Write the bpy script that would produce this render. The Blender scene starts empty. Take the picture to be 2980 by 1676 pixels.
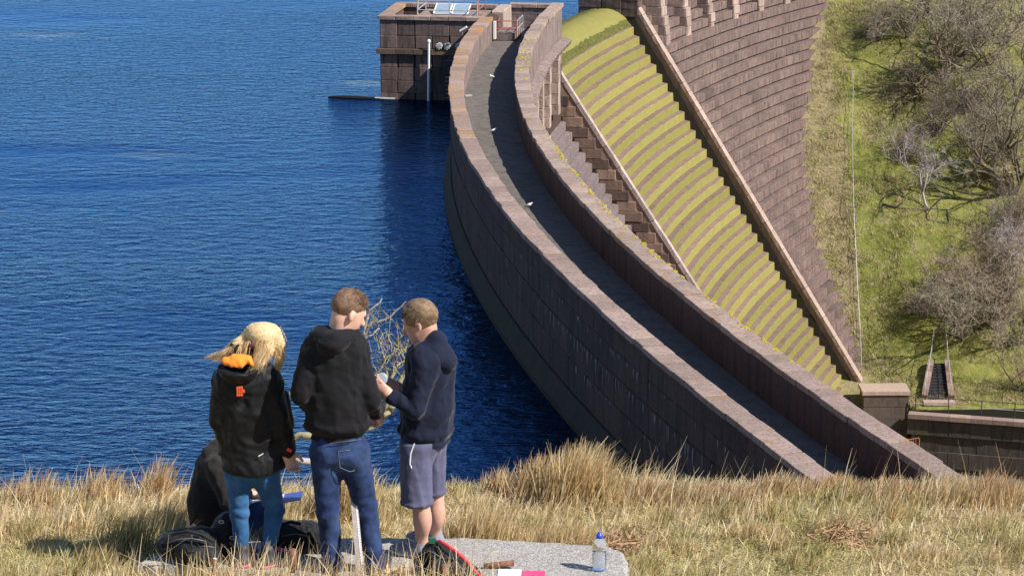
import bpy, math, random
import numpy as np
from mathutils import Vector, Matrix, Euler
random.seed(7); RNG = np.random.default_rng(7)
SC = bpy.context.scene; COL = SC.collection
R = math.radians
# ------------------------------------------------------------------ camera, sky, sun, exposure
ZC = 31.7; TH = R(13.66); FPX = 8000.0            # eye height above the reservoir, downward tilt, focal length in photo pixels
cam = bpy.data.objects.new('camera', bpy.data.cameras.new('camera')); COL.objects.link(cam)
cam.location = (0, 0, ZC); cam.rotation_euler = (R(90) - TH, 0, 0)
cam.data.sensor_width = 36; cam.data.lens = FPX / 2980 * 36; cam.data.clip_end = 6000; cam.data.clip_start = .5
SC.camera = cam
SUN_AZ = math.atan2(.89, -.46); SUN_EL = R(43.5)    # clockwise from +Y
world = bpy.data.worlds.new('World'); SC.world = world; world.use_nodes = True
wn = world.node_tree.nodes; wl = world.node_tree.links
sky = wn.new('ShaderNodeTexSky'); sky.sky_type = 'NISHITA'; sky.sun_disc = False
sky.sun_elevation = SUN_EL; sky.sun_rotation = SUN_AZ; sky.altitude = 400; sky.air_density = 1.0; sky.dust_density = 0.0; sky.ozone_density = 4.5
wl.new(sky.outputs[0], wn['Background'].inputs[0]); wn['Background'].inputs[1].default_value = .095
sun = bpy.data.objects.new('sun', bpy.data.lights.new('sun', 'SUN')); COL.objects.link(sun)
sun.data.energy = 5.0; sun.data.angle = R(.53); sun.data.color = (1, .955, .89)
sd = Vector((math.sin(SUN_AZ) * math.cos(SUN_EL), math.cos(SUN_AZ) * math.cos(SUN_EL), math.sin(SUN_EL)))
sun.rotation_euler = sd.to_track_quat('Z', 'Y').to_euler(); sun.location = (40, -20, 90)
SC.view_settings.view_transform = 'Standard'; SC.view_settings.look = 'None'; SC.view_settings.gamma = 1; SC.view_settings.exposure = 0.68
SC.render.engine = 'CYCLES'; SC.cycles.max_bounces = 6; SC.cycles.use_denoising = True

# ------------------------------------------------------------------ helpers
def ray(x, y):
    u = (x - 1490) / FPX; v = (y - 838) / FPX
    return np.array([u, math.cos(TH) - v * math.sin(TH), -math.sin(TH) - v * math.cos(TH)])
def aty(x, y, Y): d = ray(x, y); return np.array([0, 0, ZC]) + d * (Y / d[1])      # a point surveyed at distance Y
def atz(x, y, z): d = ray(x, y); return np.array([0, 0, ZC]) + d * ((z - ZC) / d[2])  # a point surveyed at height z
def prop(o, label=None, cat=None, group=None, kind=None):
    if label: o['label'] = label
    if cat: o['category'] = cat
    if group: o['group'] = group
    if kind: o['kind'] = kind
    return o
def empty(name, loc, label=None, cat=None, group=None, rz=0):
    o = bpy.data.objects.new(name, None); COL.objects.link(o); o.location = loc; o.rotation_euler = (0, 0, rz); o.empty_display_size = .1
    return prop(o, label, cat, group)
def rawmesh(name, V, Fc, mat=None, smooth=False):
    me = bpy.data.meshes.new(name); me.from_pydata([tuple(map(float, v)) for v in V], [], [tuple(map(int, f)) for f in Fc])
    if mat: me.materials.append(mat)
    if smooth: me.polygons.foreach_set('use_smooth', [True] * len(me.polygons))
    me.update(); return me
def link(name, me, parent=None, loc=None):
    o = bpy.data.objects.new(name, me); COL.objects.link(o)
    if parent is not None:
        o.parent = parent; o.matrix_parent_inverse = pmat(parent).inverted()
    if loc is not None: o.location = loc
    return o
def pmat(o):
    m = Matrix.LocRotScale(o.location, o.rotation_euler, o.scale)
    return (pmat(o.parent) @ o.matrix_parent_inverse @ m) if o.parent else m
def obj(name, V, Fc, mat, parent=None, smooth=False): return link(name, rawmesh(name, V, Fc, mat, smooth), parent)
def par(o, p): o.parent = p; o.matrix_parent_inverse = pmat(p).inverted()
class MB:                                         # collects simple shapes (world coordinates) into one mesh
    def __init__(s): s.V = []; s.F = []
    def add(s, V, Fc):
        n = len(s.V); s.V += [tuple(v) for v in V]; s.F += [tuple(i + n for i in f) for f in Fc]; return s
    def box(s, c, d, rz=0, ry=0, rx=0, bev=0):
        M = Euler((rx, ry, rz)).to_matrix(); hx, hy, hz = d[0] / 2, d[1] / 2, d[2] / 2
        V = [Vector(c) + M @ Vector((x * hx, y * hy, z * hz)) for x in (-1, 1) for y in (-1, 1) for z in (-1, 1)]
        return s.add(V, [(0, 1, 3, 2), (4, 6, 7, 5), (0, 4, 5, 1), (2, 3, 7, 6), (0, 2, 6, 4), (1, 5, 7, 3)])
    def tube(s, P, rad, n=6, cap=True):
        P = [Vector(p) for p in P]; rad = rad if hasattr(rad, '__len__') else [rad] * len(P); V = []; Fc = []
        up = None
        for i, p in enumerate(P):
            t = (P[min(i + 1, len(P) - 1)] - P[max(i - 1, 0)]).normalized()
            if up is None: up = t.orthogonal().normalized()
            up = (up - t * up.dot(t)).normalized(); b = t.cross(up)
            V += [p + (up * math.cos(2 * math.pi * k / n) + b * math.sin(2 * math.pi * k / n)) * rad[i] for k in range(n)]
        for i in range(len(P) - 1):
            for k in range(n):
                k2 = (k + 1) % n; Fc.append((i * n + k, i * n + k2, (i + 1) * n + k2, (i + 1) * n + k))
        if cap: Fc += [tuple(range(n))[::-1], tuple((len(P) - 1) * n + k for k in range(n))]
        return s.add(V, Fc)
    def lathe(s, c, prof, n=16, M=None):           # prof: (radius, height)
        V = []; Fc = []
        for r, z in prof:
            for k in range(n):
                v = Vector((r * math.cos(2 * math.pi * k / n), r * math.sin(2 * math.pi * k / n), z))
                V.append(Vector(c) + (M @ v if M else v))
        for i in range(len(prof) - 1):
            for k in range(n): k2 = (k + 1) % n; Fc.append((i * n + k, i * n + k2, (i + 1) * n + k2, (i + 1) * n + k))
        Fc += [tuple(range(n))[::-1], tuple((len(prof) - 1) * n + k for k in range(n))]
        return s.add(V, Fc)
    def build(s, name, mat, parent=None, smooth=False): return obj(name, s.V, s.F, mat, parent, smooth)

# ------------------------------------------------------------------ materials
def newmat(name):
    m = bpy.data.materials.new(name); m.use_nodes = True; nt = m.node_tree; b = nt.nodes['Principled BSDF']
    def N(t, **kw):
        n = nt.nodes.new(t)
        for k, v in kw.items():
            if k in ('operation', 'blend_type', 'data_type', 'attribute_name', 'noise_dimensions', 'feature'): setattr(n, k, v)
            else: n.inputs[k.replace('_', ' ')].default_value = v
        return n
    return m, nt, b, N
def c4(c): return (c[0], c[1], c[2], 1)
def pos(nt, N, scale=(1, 1, 1)):
    g = N('ShaderNodeNewGeometry'); mp = N('ShaderNodeMapping'); mp.inputs['Scale'].default_value = scale
    nt.links.new(g.outputs['Position'], mp.inputs[0]); return mp.outputs[0]
def ramp(nt, N, src, stops):
    r = N('ShaderNodeValToRGB'); e = r.color_ramp.elements
    while len(e) > len(stops): e.remove(e[-1])
    while len(e) < len(stops): e.new(.5)
    for i, (p, c) in enumerate(stops): e[i].position = p; e[i].color = c4(c) if hasattr(c, '__len__') else (c, c, c, 1)
    nt.links.new(src, r.inputs[0]); return r.outputs[0]
def mix(nt, N, f, a, b, bt='MIX'):
    m = N('ShaderNodeMix', data_type='RGBA', blend_type=bt)
    for i, v in ((0, f), (6, a), (7, b)):
        if hasattr(v, 'is_output'): nt.links.new(v, m.inputs[i])
        else: m.inputs[i].default_value = v if i == 0 else c4(v)
    return m.outputs[2]
def noise(nt, N, vec, scale, detail=5, rough=.6, dist=0):
    n = N('ShaderNodeTexNoise', Scale=scale, Detail=detail, Roughness=rough, Distortion=dist); nt.links.new(vec, n.inputs['Vector']); return n.outputs[0]
def bump(nt, N, b, h, strength, dist):
    bp = N('ShaderNodeBump', Strength=strength, Distance=dist); nt.links.new(h, bp.inputs['Height']); nt.links.new(bp.outputs[0], b.inputs['Normal'])
def simple(name, col, rough=.7, var=.25, sc=8, bs=60, bstr=.3, bdist=.01, metal=0, spec=.4, rnd=0, scale=(1, 1, 1)):
    m, nt, b, N = newmat(name); p = pos(nt, N, scale)
    n = noise(nt, N, p, sc); c = ramp(nt, N, n, [(.25, [x * (1 - var) for x in col]), (.75, [min(1, x * (1 + var)) for x in col])])
    if rnd:
        oi = N('ShaderNodeObjectInfo'); v = ramp(nt, N, oi.outputs['Random'], [(0, 1 - rnd), (1, 1 + rnd)]); c = mix(nt, N, 1.0, c, v, 'MULTIPLY')
    nt.links.new(c, b.inputs['Base Color']); b.inputs['Roughness'].default_value = rough; b.inputs['Metallic'].default_value = metal
    b.inputs['Specular IOR Level'].default_value = spec
    if bstr: bump(nt, N, b, noise(nt, N, p, bs, 4), bstr, bdist)
    return m
def masonry(name, a, bcol, stain=.5, stcol=(.05, .04, .045), lichen=None, lic_amt=.55, rnd=.22, rough=.85, streak=1.0, moss=None, bstr=.6):
    m, nt, b, N = newmat(name); p = pos(nt, N); pv = pos(nt, N, (1.6, 1.6, .22))
    c = mix(nt, N, noise(nt, N, p, 1.3, 6), a, bcol)
    oi = N('ShaderNodeObjectInfo'); c = mix(nt, N, 1.0, c, ramp(nt, N, oi.outputs['Random'], [(0, 1 - rnd), (.5, 1), (1, 1 + rnd)]), 'MULTIPLY')
    f = ramp(nt, N, noise(nt, N, pv, 1.9 * streak, 6, .7), [(.46, 0), (.66, stain)]); c = mix(nt, N, f, c, stcol)
    f = ramp(nt, N, noise(nt, N, p, .35, 4), [(.45, 0), (.8, stain * .55)]); c = mix(nt, N, f, c, [x * .5 for x in a])
    f = ramp(nt, N, noise(nt, N, p, 9, 4, .7), [(.35, .78), (.7, 1.18)]); c = mix(nt, N, 1.0, c, f, 'MULTIPLY')
    if lichen:
        f = ramp(nt, N, noise(nt, N, p, .8, 5, .65), [(lic_amt, 0), (lic_amt + .12, .85)]); c = mix(nt, N, f, c, lichen)
    if moss:
        f = ramp(nt, N, noise(nt, N, p, .3, 5, .7), [(moss[1], 0), (moss[1] + .05, .95)]); c = mix(nt, N, f, c, moss[0])
    nt.links.new(c, b.inputs['Base Color']); b.inputs['Roughness'].default_value = rough; b.inputs['Specular IOR Level'].default_value = .2
    bump(nt, N, b, noise(nt, N, p, 7, 6, .7), bstr, .05); return m
M = {}
M['face'] = masonry('pink_grit_stone', (.225, .165, .148), (.31, .23, .205), .85, (.06, .046, .047), rnd=.1, streak=1.5)
M['face2'] = masonry('purple_grit_stone', (.175, .135, .132), (.245, .19, .18), .75, (.06, .047, .048), rnd=.08, streak=1.6)
M['course'] = masonry('coursed_grit_stone', (.18, .124, .106), (.255, .18, .152), .95, (.045, .033, .032), rnd=.1, streak=1.9)
M['course_dark'] = masonry('stained_grit_stone', (.135, .095, .082), (.20, .143, .122), .95, (.035, .026, .026), rnd=.15, streak=2.2)
M['shade_face'] = masonry('shaded_dark_stone', (.070, .041, .031), (.108, .067, .05), .65, (.018, .012, .010), streak=.6, rnd=.1)  # stone colour darkened to carry the shade of unlit faces
M['brown'] = masonry('brown_ashlar', (.21, .135, .10), (.28, .185, .14), .55, (.06, .045, .045))
M['brown2'] = masonry('dark_brown_ashlar', (.11, .07, .058), (.16, .105, .085), .6, (.04, .03, .03))
M['coping'] = masonry('weathered_coping', (.26, .185, .155), (.36, .27, .23), .7, (.16, .10, .075), lichen=(.27, .145, .06), lic_amt=.585, streak=2.2)
M['coping_far'] = masonry('orange_lichen_coping', (.29, .195, .145), (.36, .26, .205), .5, (.14, .09, .07), lichen=(.34, .17, .055), lic_amt=.5, streak=2.2)
M['coping_moss'] = masonry('yellow_moss_coping', (.27, .195, .155), (.36, .27, .225), .5, (.16, .10, .075), lichen=(.26, .15, .06), lic_amt=.58, moss=((.30, .25, .04), .66))
M['wing'] = masonry('wing_coping', (.34, .245, .19), (.43, .32, .26), .35, (.2, .13, .1), rnd=.1)
M['wing_white'] = masonry('pale_coping', (.36, .275, .24), (.45, .36, .325), .4, (.16, .12, .1), rnd=.15)
M['pilaster'] = masonry('cream_pilaster', (.35, .255, .205), (.44, .335, .28), .5, (.12, .09, .085))
M['deck'] = masonry('asphalt_deck', (.115, .10, .088), (.17, .15, .132), .6, (.065, .05, .042), rnd=0, streak=.5, moss=((.10, .12, .03), .71), bstr=.25)
M['tower'] = masonry('tower_ashlar', (.105, .072, .064), (.165, .115, .098), .65, (.026, .02, .02), rnd=.3)
M['retain'] = masonry('mossy_retaining_wall', (.075, .06, .05), (.105, .085, .07), .6, (.022, .02, .017), moss=((.07, .10, .02), .66))
M['white'] = simple('white_paint', (.72, .72, .70), .5, .1)
M['rail'] = simple('galvanised_rail', (.40, .38, .35), .5, .2, metal=.2)
M['rust'] = simple('rusty_iron', (.21, .095, .055), .85, .4, 40, 120, .6)
M['redrust'] = simple('red_oxide_rail', (.33, .10, .05), .7, .3, 20)
M['dark'] = simple('black_iron', (.03, .03, .032), .6, .3)
M['blueglass'] = simple('blue_tinted_glass', (.22, .29, .36), .3, .25, spec=.6)
def moss_steps():
    m, nt, b, N = newmat('moss_steps'); p = pos(nt, N); g = N('ShaderNodeNewGeometry'); sx = N('ShaderNodeSeparateXYZ'); nt.links.new(g.outputs['True Normal'], sx.inputs[0])
    moss = mix(nt, N, noise(nt, N, p, 2.2, 6), (.20, .18, .046), (.295, .265, .08))
    moss = mix(nt, N, ramp(nt, N, noise(nt, N, pos(nt, N, (1.5, 1.5, .3)), 1.3, 6, .7), [(.52, 0), (.74, .55)]), moss, (.22, .165, .09))
    stone = mix(nt, N, noise(nt, N, p, 3, 6), (.15, .10, .075), (.225, .155, .118))
    stone = mix(nt, N, ramp(nt, N, noise(nt, N, pos(nt, N, (.8, .8, 3)), 1.7, 6, .7), [(.5, 0), (.66, .75)]), stone, (.11, .085, .045))
    f = ramp(nt, N, sx.outputs[2], [(.55, 0), (.8, 1)]); c = mix(nt, N, f, moss, stone); oi = N('ShaderNodeObjectInfo'); c = mix(nt, N, 1.0, c, ramp(nt, N, oi.outputs['Random'], [(0, .84), (1, 1.14)]), 'MULTIPLY')
    nt.links.new(c, b.inputs['Base Color']); b.inputs['Roughness'].default_value = .9; b.inputs['Specular IOR Level'].default_value = .15
    bump(nt, N, b, noise(nt, N, p, 14, 5, .7), .7, .05); return m
M['steps'] = moss_steps()
def ogee_moss():
    m, nt, b, N = newmat('bright_moss'); p = pos(nt, N)
    c = mix(nt, N, noise(nt, N, p, 1.6, 6), (.18, .165, .045), (.26, .235, .075))
    c = mix(nt, N, ramp(nt, N, noise(nt, N, p, 5, 5), [(.5, 0), (.8, .5)]), c, (.17, .18, .04))
    nt.links.new(c, b.inputs['Base Color']); b.inputs['Roughness'].default_value = .95; b.inputs['Specular IOR Level'].default_value = .1
    bump(nt, N, b, noise(nt, N, p, 12, 5, .7), .8, .06); return m
M['ogee'] = ogee_moss()
M['fringe'] = simple('hanging_moss', (.105, .105, .03), .95, .75, 6, 20, .9, .1, spec=.1, scale=(1, 1, .5))
def water():
    m, nt, b, N = newmat('reservoir_water')
    p1 = pos(nt, N, (.6, 1.0, 1)); p2 = pos(nt, N, (.42, 1.0, 1)); p3 = pos(nt, N, (.012, .035, 1))
    a = noise(nt, N, p1, 1.15, 3, .55, .5); c = noise(nt, N, p2, 3.4, 3, .6, .3); big = ramp(nt, N, noise(nt, N, p3, 1, 3), [(.30, .15), (.42, .75), (.66, 1.2)])
    ad = N('ShaderNodeMath', operation='MULTIPLY_ADD'); nt.links.new(c, ad.inputs[0]); ad.inputs[1].default_value = .5; nt.links.new(a, ad.inputs[2])
    mu = N('ShaderNodeMath', operation='MULTIPLY'); nt.links.new(ad.outputs[0], mu.inputs[0]); nt.links.new(big, mu.inputs[1])
    g = N('ShaderNodeNewGeometry'); calm_pale = None
    for (cx, cy, sx, sy) in ((-11, 192, 13, 9), (-36, 214, 16, 7), (-22, 165, 20, 5)):
        mp = N('ShaderNodeMapping'); mp.inputs['Location'].default_value = (-cx / sx, -cy / sy, 0); mp.inputs['Scale'].default_value = (1 / sx, 1 / sy, 1); nt.links.new(g.outputs['Position'], mp.inputs[0])
        ln = N('ShaderNodeVectorMath', operation='LENGTH'); nt.links.new(mp.outputs[0], ln.inputs[0]); w_ = N('ShaderNodeMath', operation='MULTIPLY_ADD'); nt.links.new(noise(nt, N, pos(nt, N, (.12, .3, 1)), 1.0, 4, .65), w_.inputs[0]); w_.inputs[1].default_value = 1.5; nt.links.new(ln.outputs['Value'], w_.inputs[2])
        r_ = ramp(nt, N, w_.outputs[0], [(.7, .55), (1.0, 1)]); 
        if calm_pale is None: calm_pale = r_
        else: calm_pale = mix(nt, N, 1.0, calm_pale, r_, 'MULTIPLY')
    m3_ = N('ShaderNodeMath', operation='MULTIPLY'); nt.links.new(mu.outputs[0], m3_.inputs[0]); nt.links.new(calm_pale, m3_.inputs[1])
    bp = N('ShaderNodeBump', Strength=1.0, Distance=.19); nt.links.new(m3_.outputs[0], bp.inputs['Height'])
    gl = N('ShaderNodeBsdfGlossy'); gl.inputs['Color'].default_value = (.23, .50, 1, 1); gl.inputs['Roughness'].default_value = .09; nt.links.new(bp.outputs[0], gl.inputs['Normal'])
    nt.links.new(mix(nt, N, ramp(nt, N, calm_pale, [(.5, 1), (.98, 0)]), (.23, .50, 1), (.50, .70, 1)), gl.inputs['Color'])  # paler sky reflection painted into the gloss colour of the patches
    df = N('ShaderNodeBsdfDiffuse'); df.inputs['Color'].default_value = (.0006, .0025, .009, 1)
    fr = N('ShaderNodeFresnel'); fr.inputs['IOR'].default_value = 1.85; nt.links.new(bp.outputs[0], fr.inputs['Normal'])
    mx = N('ShaderNodeMixShader'); nt.links.new(fr.outputs[0], mx.inputs[0]); nt.links.new(df.outputs[0], mx.inputs[1]); nt.links.new(gl.outputs[0], mx.inputs[2])
    nt.links.new(mx.outputs[0], nt.nodes['Material Output'].inputs['Surface']); return m
M['water'] = water()
M['soil'] = simple('dead_thatch', (.33, .26, .125), .95, .5, 6, 30, .8, .05, spec=.1)
def hill_mat():
    m, nt, b, N = newmat('rough_pasture'); p = pos(nt, N)
    c = mix(nt, N, ramp(nt, N, noise(nt, N, p, .22, 5, .65), [(.4, 0), (.62, 1)]), (.195, .215, .045), (.29, .27, .085))
    c = mix(nt, N, ramp(nt, N, noise(nt, N, p, 1.1, 6, .7), [(.42, 0), (.7, .9)]), c, (.125, .135, .03))
    c = mix(nt, N, ramp(nt, N, noise(nt, N, p, .5, 6, .75), [(.56, 0), (.68, .85)]), c, (.36, .29, .17))
    c = mix(nt, N, ramp(nt, N, noise(nt, N, p, .9, 5, .7), [(.62, 0), (.7, .9)]), c, (.10, .05, .035))
    g = N('ShaderNodeNewGeometry'); sx = N('ShaderNodeSeparateXYZ'); nt.links.new(g.outputs['Position'], sx.inputs[0]); mr = N('ShaderNodeMapRange'); nt.links.new(sx.outputs[0], mr.inputs[0]); mr.inputs[1].default_value = 27.8; mr.inputs[2].default_value = 29.6; mr.inputs[3].default_value = .34; mr.inputs[4].default_value = 0
    ad = N('ShaderNodeMath', operation='ADD'); nt.links.new(mr.outputs[0], ad.inputs[0]); nt.links.new(noise(nt, N, p, .8, 6, .7), ad.inputs[1]); c = mix(nt, N, ramp(nt, N, ad.outputs[0], [(.66, 0), (.84, .85)]), c, (.33, .255, .15))
    nt.links.new(c, b.inputs['Base Color']); b.inputs['Roughness'].default_value = .95; b.inputs['Specular IOR Level'].default_value = .08
    bump(nt, N, b, noise(nt, N, p, 3, 7, .75), 1, .3); return m
M['hill'] = hill_mat()

# ------------------------------------------------------------------ the dam's plan curve: s along the crest (near end 0), o downstream offset
_S = np.arange(-40, 240.5, .5)
_k = np.interp(_S, [0, 50, 100, 114, 124], [.002242, .003668, .005206, .0056, 1 / 159.6]); _k[_S < 0] = 0
_psi = np.concatenate([[0], np.cumsum((_k[1:] + _k[:-1]) / 4)]); _psi += -.328544 - np.interp(0, _S, _psi)
_x = np.concatenate([[0], np.cumsum((np.sin(_psi)[1:] + np.sin(_psi)[:-1]) / 4)]); _x += 13.184 - np.interp(0, _S, _x)
_y = np.concatenate([[0], np.cumsum((np.cos(_psi)[1:] + np.cos(_psi)[:-1]) / 4)]); _y += 70 - np.interp(0, _S, _y)
def PSI(s): return float(np.interp(s, _S, _psi))
def D(s, o, z):
    p = PSI(s); return (float(np.interp(s, _S, _x)) + o * math.cos(p), float(np.interp(s, _S, _y)) - o * math.sin(p), z)
def sweep(name, s0, s1, prof, mat, parent, ds=2.0, smooth=False, jit=0):
    n = max(2, int(abs(s1 - s0) / ds) + 1); m = len(prof); V = []; Fc = []
    for i in range(n):
        s = s0 + (s1 - s0) * i / (n - 1)
        V += [D(s, o + (random.uniform(-jit, jit) if jit else 0), z + (random.uniform(-jit, jit) if jit else 0)) for o, z in prof]
    for i in range(n - 1):
        for k in range(m): k2 = (k + 1) % m; Fc.append((i * m + k, i * m + k2, (i + 1) * m + k2, (i + 1) * m + k))
    Fc += [tuple(range(m))[::-1], tuple((n - 1) * m + k for k in range(m))]
    return obj(name, V, Fc, mat, parent, smooth)
def block_mesh(name, mat, b=.045, wob=.02, seed=0):   # unit block with chamfered, slightly uneven edges
    rr = random.Random(seed); V = []; idx = {}
    for ax in range(3):
        for sg in (-1, 1):
            for u in (-1, 1):
                for v in (-1, 1):
                    q = [0, 0, 0]; q[ax] = sg * .5; q[(ax + 1) % 3] = u * (.5 - b); q[(ax + 2) % 3] = v * (.5 - b)
                    idx[(ax, sg, u, v)] = len(V); V.append([c + rr.uniform(-wob, wob) for c in q])
    Fc = []
    for ax in range(3):
        for sg in (-1, 1):
            f = [idx[(ax, sg, u, v)] for u, v in ((-1, -1), (1, -1), (1, 1), (-1, 1))]; Fc.append(f if sg > 0 else f[::-1])
    def corner(ax, s3):  # vertex of face ax at corner signs s3
        return idx[(ax, s3[ax], s3[(ax + 1) % 3], s3[(ax + 2) % 3])]
    for a in range(3):
        b2 = (a + 1) % 3
        for sa in (-1, 1):
            for sb in (-1, 1):
                q = []
                for (ax, t) in ((a, -1), (a, 1), (b2, 1), (b2, -1)):
                    s3 = [0, 0, 0]; s3[a] = sa; s3[b2] = sb; s3[3 - a - b2] = t; q.append(corner(ax, s3))
                Fc.append(q)
    for sx in (-1, 1):
        for sy in (-1, 1):
            for sz in (-1, 1): Fc.append([corner(a, (sx, sy, sz)) for a in range(3)])
    me = rawmesh(name, V, Fc, mat)
    import bmesh
    bm = bmesh.new(); bm.from_mesh(me); bmesh.ops.recalc_face_normals(bm, faces=bm.faces); bm.to_mesh(me); bm.free(); return me
BLK = {}
def blk(matkey):
    if matkey not in BLK: BLK[matkey] = [block_mesh('block_' + matkey, M[matkey], .04, .016, i) for i in range(4)]
    return random.choice(BLK[matkey])
def dstone(name, s0, s1, o0, o1, z0, z1, matkey, parent, tilt=0):
    """one stone of the dam between s0..s1, o0..o1, z0..z1"""
    sm = (s0 + s1) / 2; o = bpy.data.objects.new(name, blk(matkey)); COL.objects.link(o)
    o.location = D(sm, (o0 + o1) / 2, (z0 + z1) / 2); o.rotation_euler = (0, tilt, -PSI(sm)); k = 1 + (o0 + o1) / 2 * -.006
    o.scale = (o1 - o0, (s1 - s0) * (1 - (o0 + o1) / 2 * float(np.interp(sm, _S, _k))), z1 - z0); par(o, parent); return o
def runs(s0, s1, lo, hi):
    out = []; s = s0
    while s < s1 - .3:
        e = min(s1, s + random.uniform(lo, hi)); e = s1 if s1 - e < lo * .5 else e; out.append((s, e)); s = e
    return out
HP = 5.7; DECK = 4.0
ZB, OB, RISE, RUN = -.521, 4.124, .729, .477            # step 1 nosing, rise and run of the cascade
def nose(z): return OB + (ZB - z) * RUN / RISE          # offset of the cascade's nosing line at height z
SA, SB = 125.2, 151.7                                   # spillway between its wing walls

# ------------------------------------------------------------------ water
V = [D(s, 1.2, 0) for s in np.arange(-40, 240, 4)]
V = [(-900, V[0][1] - 30, 0)] + [(V[0][0], V[0][1] - 30, 0)] + V + [(60, 420, 0), (200, 1500, 0), (-900, 1500, 0)]
prop(obj('reservoir_water', V, [tuple(range(len(V)))], M['water']), kind='structure')

# ------------------------------------------------------------------ near half of the dam
dam = empty('masonry_dam', D(60, 2.3, 0), 'curved masonry dam wall carrying the walkway from the grassy bank to the tower', 'dam')
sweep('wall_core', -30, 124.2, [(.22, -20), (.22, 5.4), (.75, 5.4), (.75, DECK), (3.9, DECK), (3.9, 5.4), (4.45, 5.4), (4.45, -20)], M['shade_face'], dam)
sweep('walkway_deck', -30, 123.9, [(.70, DECK - .02), (.70, DECK + .03), (3.95, DECK + .03), (3.95, DECK - .02)], M['deck'], dam, 1.5)
# upstream face: ashlar in courses, an inset lower face, a mossy plinth at the waterline
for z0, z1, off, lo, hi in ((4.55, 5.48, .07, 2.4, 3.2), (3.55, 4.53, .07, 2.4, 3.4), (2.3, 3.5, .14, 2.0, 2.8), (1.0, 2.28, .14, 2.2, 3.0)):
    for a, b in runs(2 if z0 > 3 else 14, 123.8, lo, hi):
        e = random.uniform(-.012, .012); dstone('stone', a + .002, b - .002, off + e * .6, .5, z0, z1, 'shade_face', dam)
sweep('plinth', -10, 123.8, [(-.32, -6), (-.32, .25), (.05, 1.0), (.4, 1.0), (.4, -6)], masonry('mossy_plinth', (.028, .024, .016), (.042, .036, .023), .5, (.016, .014, .01), moss=((.034, .042, .012), .6)), dam)
sweep('string_course', 0, 123.8, [(.02, 3.5), (.02, 3.57), (.3, 3.57), (.3, 3.5)], M['shade_face'], dam)
# lime runs below the string course
lime = simple('lime_stain', (.21, .20, .20), .8, .3, 30)
mb = MB()
for i in range(190):
    s = random.choice((random.uniform(8, 112), random.gauss(24, 9), random.gauss(38, 6))); zt = random.choice((3.47, 3.47, 3.47, 2.27, 4.5)); h = random.uniform(.12, .75) * (.5 if zt != 3.47 else 1) * (1.2 if 12 < s < 60 else .8); w = random.uniform(.015, .08)
    o = {3.47: .118, 2.27: .118, 4.5: .05}[zt]
    mb.add([D(s - w, o, zt), D(s + w, o, zt), D(s + w * .8, o, zt - h * .6), D(s + w * .1, o, zt - h), D(s - w * .7, o, zt - h * .5)], [(0, 1, 2, 3, 4)])
prop(mb.build('lime_streaks', lime, dam), kind='stuff')
# parapet inner faces and copings
pu = sweep('upstream_parapet', -30, 116.2, [(.12, DECK), (.12, 5.46), (.78, 5.46), (.78, DECK)], M['face'], dam)
pd = sweep('downstream_parapet', -30, 123.8, [(3.88, 1.5), (3.88, 5.46), (4.52, 5.46), (4.52, 1.5)], M['face'], dam)
sweep('parapet_shade_face', -30, 123.0, [(3.85, DECK + .02), (3.85, 5.45), (3.9, 5.45), (3.9, DECK + .02)], M['shade_face'], pd)  # shade on the walkway side put in as a darker stone
for a, b in runs(-8, 116.4, 1.0, 1.35):
    e = random.uniform(-.012, .012); dstone('coping_stone', a + .006, b - .006, random.uniform(-.05, .03), .85 + random.uniform(-.03, .03), 5.46, HP + e, 'coping' if a < 80 + random.uniform(-14, 14) else 'coping_far', pu)
for a, b in runs(-8, 124, 1.0, 1.35):
    e = random.uniform(-.012, .012); dstone('coping_stone', a + .006, b - .006, 3.82 + random.uniform(-.03, .03), 4.67 + random.uniform(-.05, .04), 5.46, HP + e, 'coping' if a < 25 else 'coping_moss', pd)
rm = random.Random(4); mb = MB()
for i in range(170):
    c_ = rm.choice((100, 106, 96, 60, 66, 52, 44, 38, 70, 30)); s_ = rm.gauss(c_, 2.4); wide = c_ > 90
    o_ = rm.uniform(3.95, 4.6) if wide else 4.67 - abs(rm.gauss(0, .09)); r_ = rm.uniform(.05, .14); x_, y_, z_ = D(s_, o_, HP)
    mb.lathe((x_, y_, z_ - .01), [(r_, 0), (r_ * .8, .025), (r_ * .35, .04)], 6)
prop(mb.build('yellow_moss', simple('yellow_moss', (.33, .27, .02), .95, .5, 12, 60, .6, .02, spec=.1), dam), kind='stuff')
# downstream side by the spillway: weathered ledge, pilasters, stepped courses
for a, b in runs(84, 124.4, .34, .5): dstone('ledge_stone', a + .01, b - .01, 4.45, 5.12 + random.uniform(-.03, .03), 2.85, 3.2, 'face', dam, tilt=.35)
for sp in (104, 109.2, 114.4, 119.6):
    for z in np.arange(-1.4, 2.9, .74): dstone('pilaster_stone', sp - .5, sp + .5, 4.4, 4.98 + random.uniform(-.015, .015), z, z + .73, 'pilaster', dam)
zt = 2.35; i = 0
while zt > -19:
    o = nose(zt) - .85; sweep('face_course', 84, SA - .75, [(2, zt - RISE + .02), (2, zt + .08), (o - .4, zt + .06), (o, zt), (o + .02, zt - RISE + .16), (o - .25, zt - RISE + .1)], M['face2'], dam, 3); zt -= RISE
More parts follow.
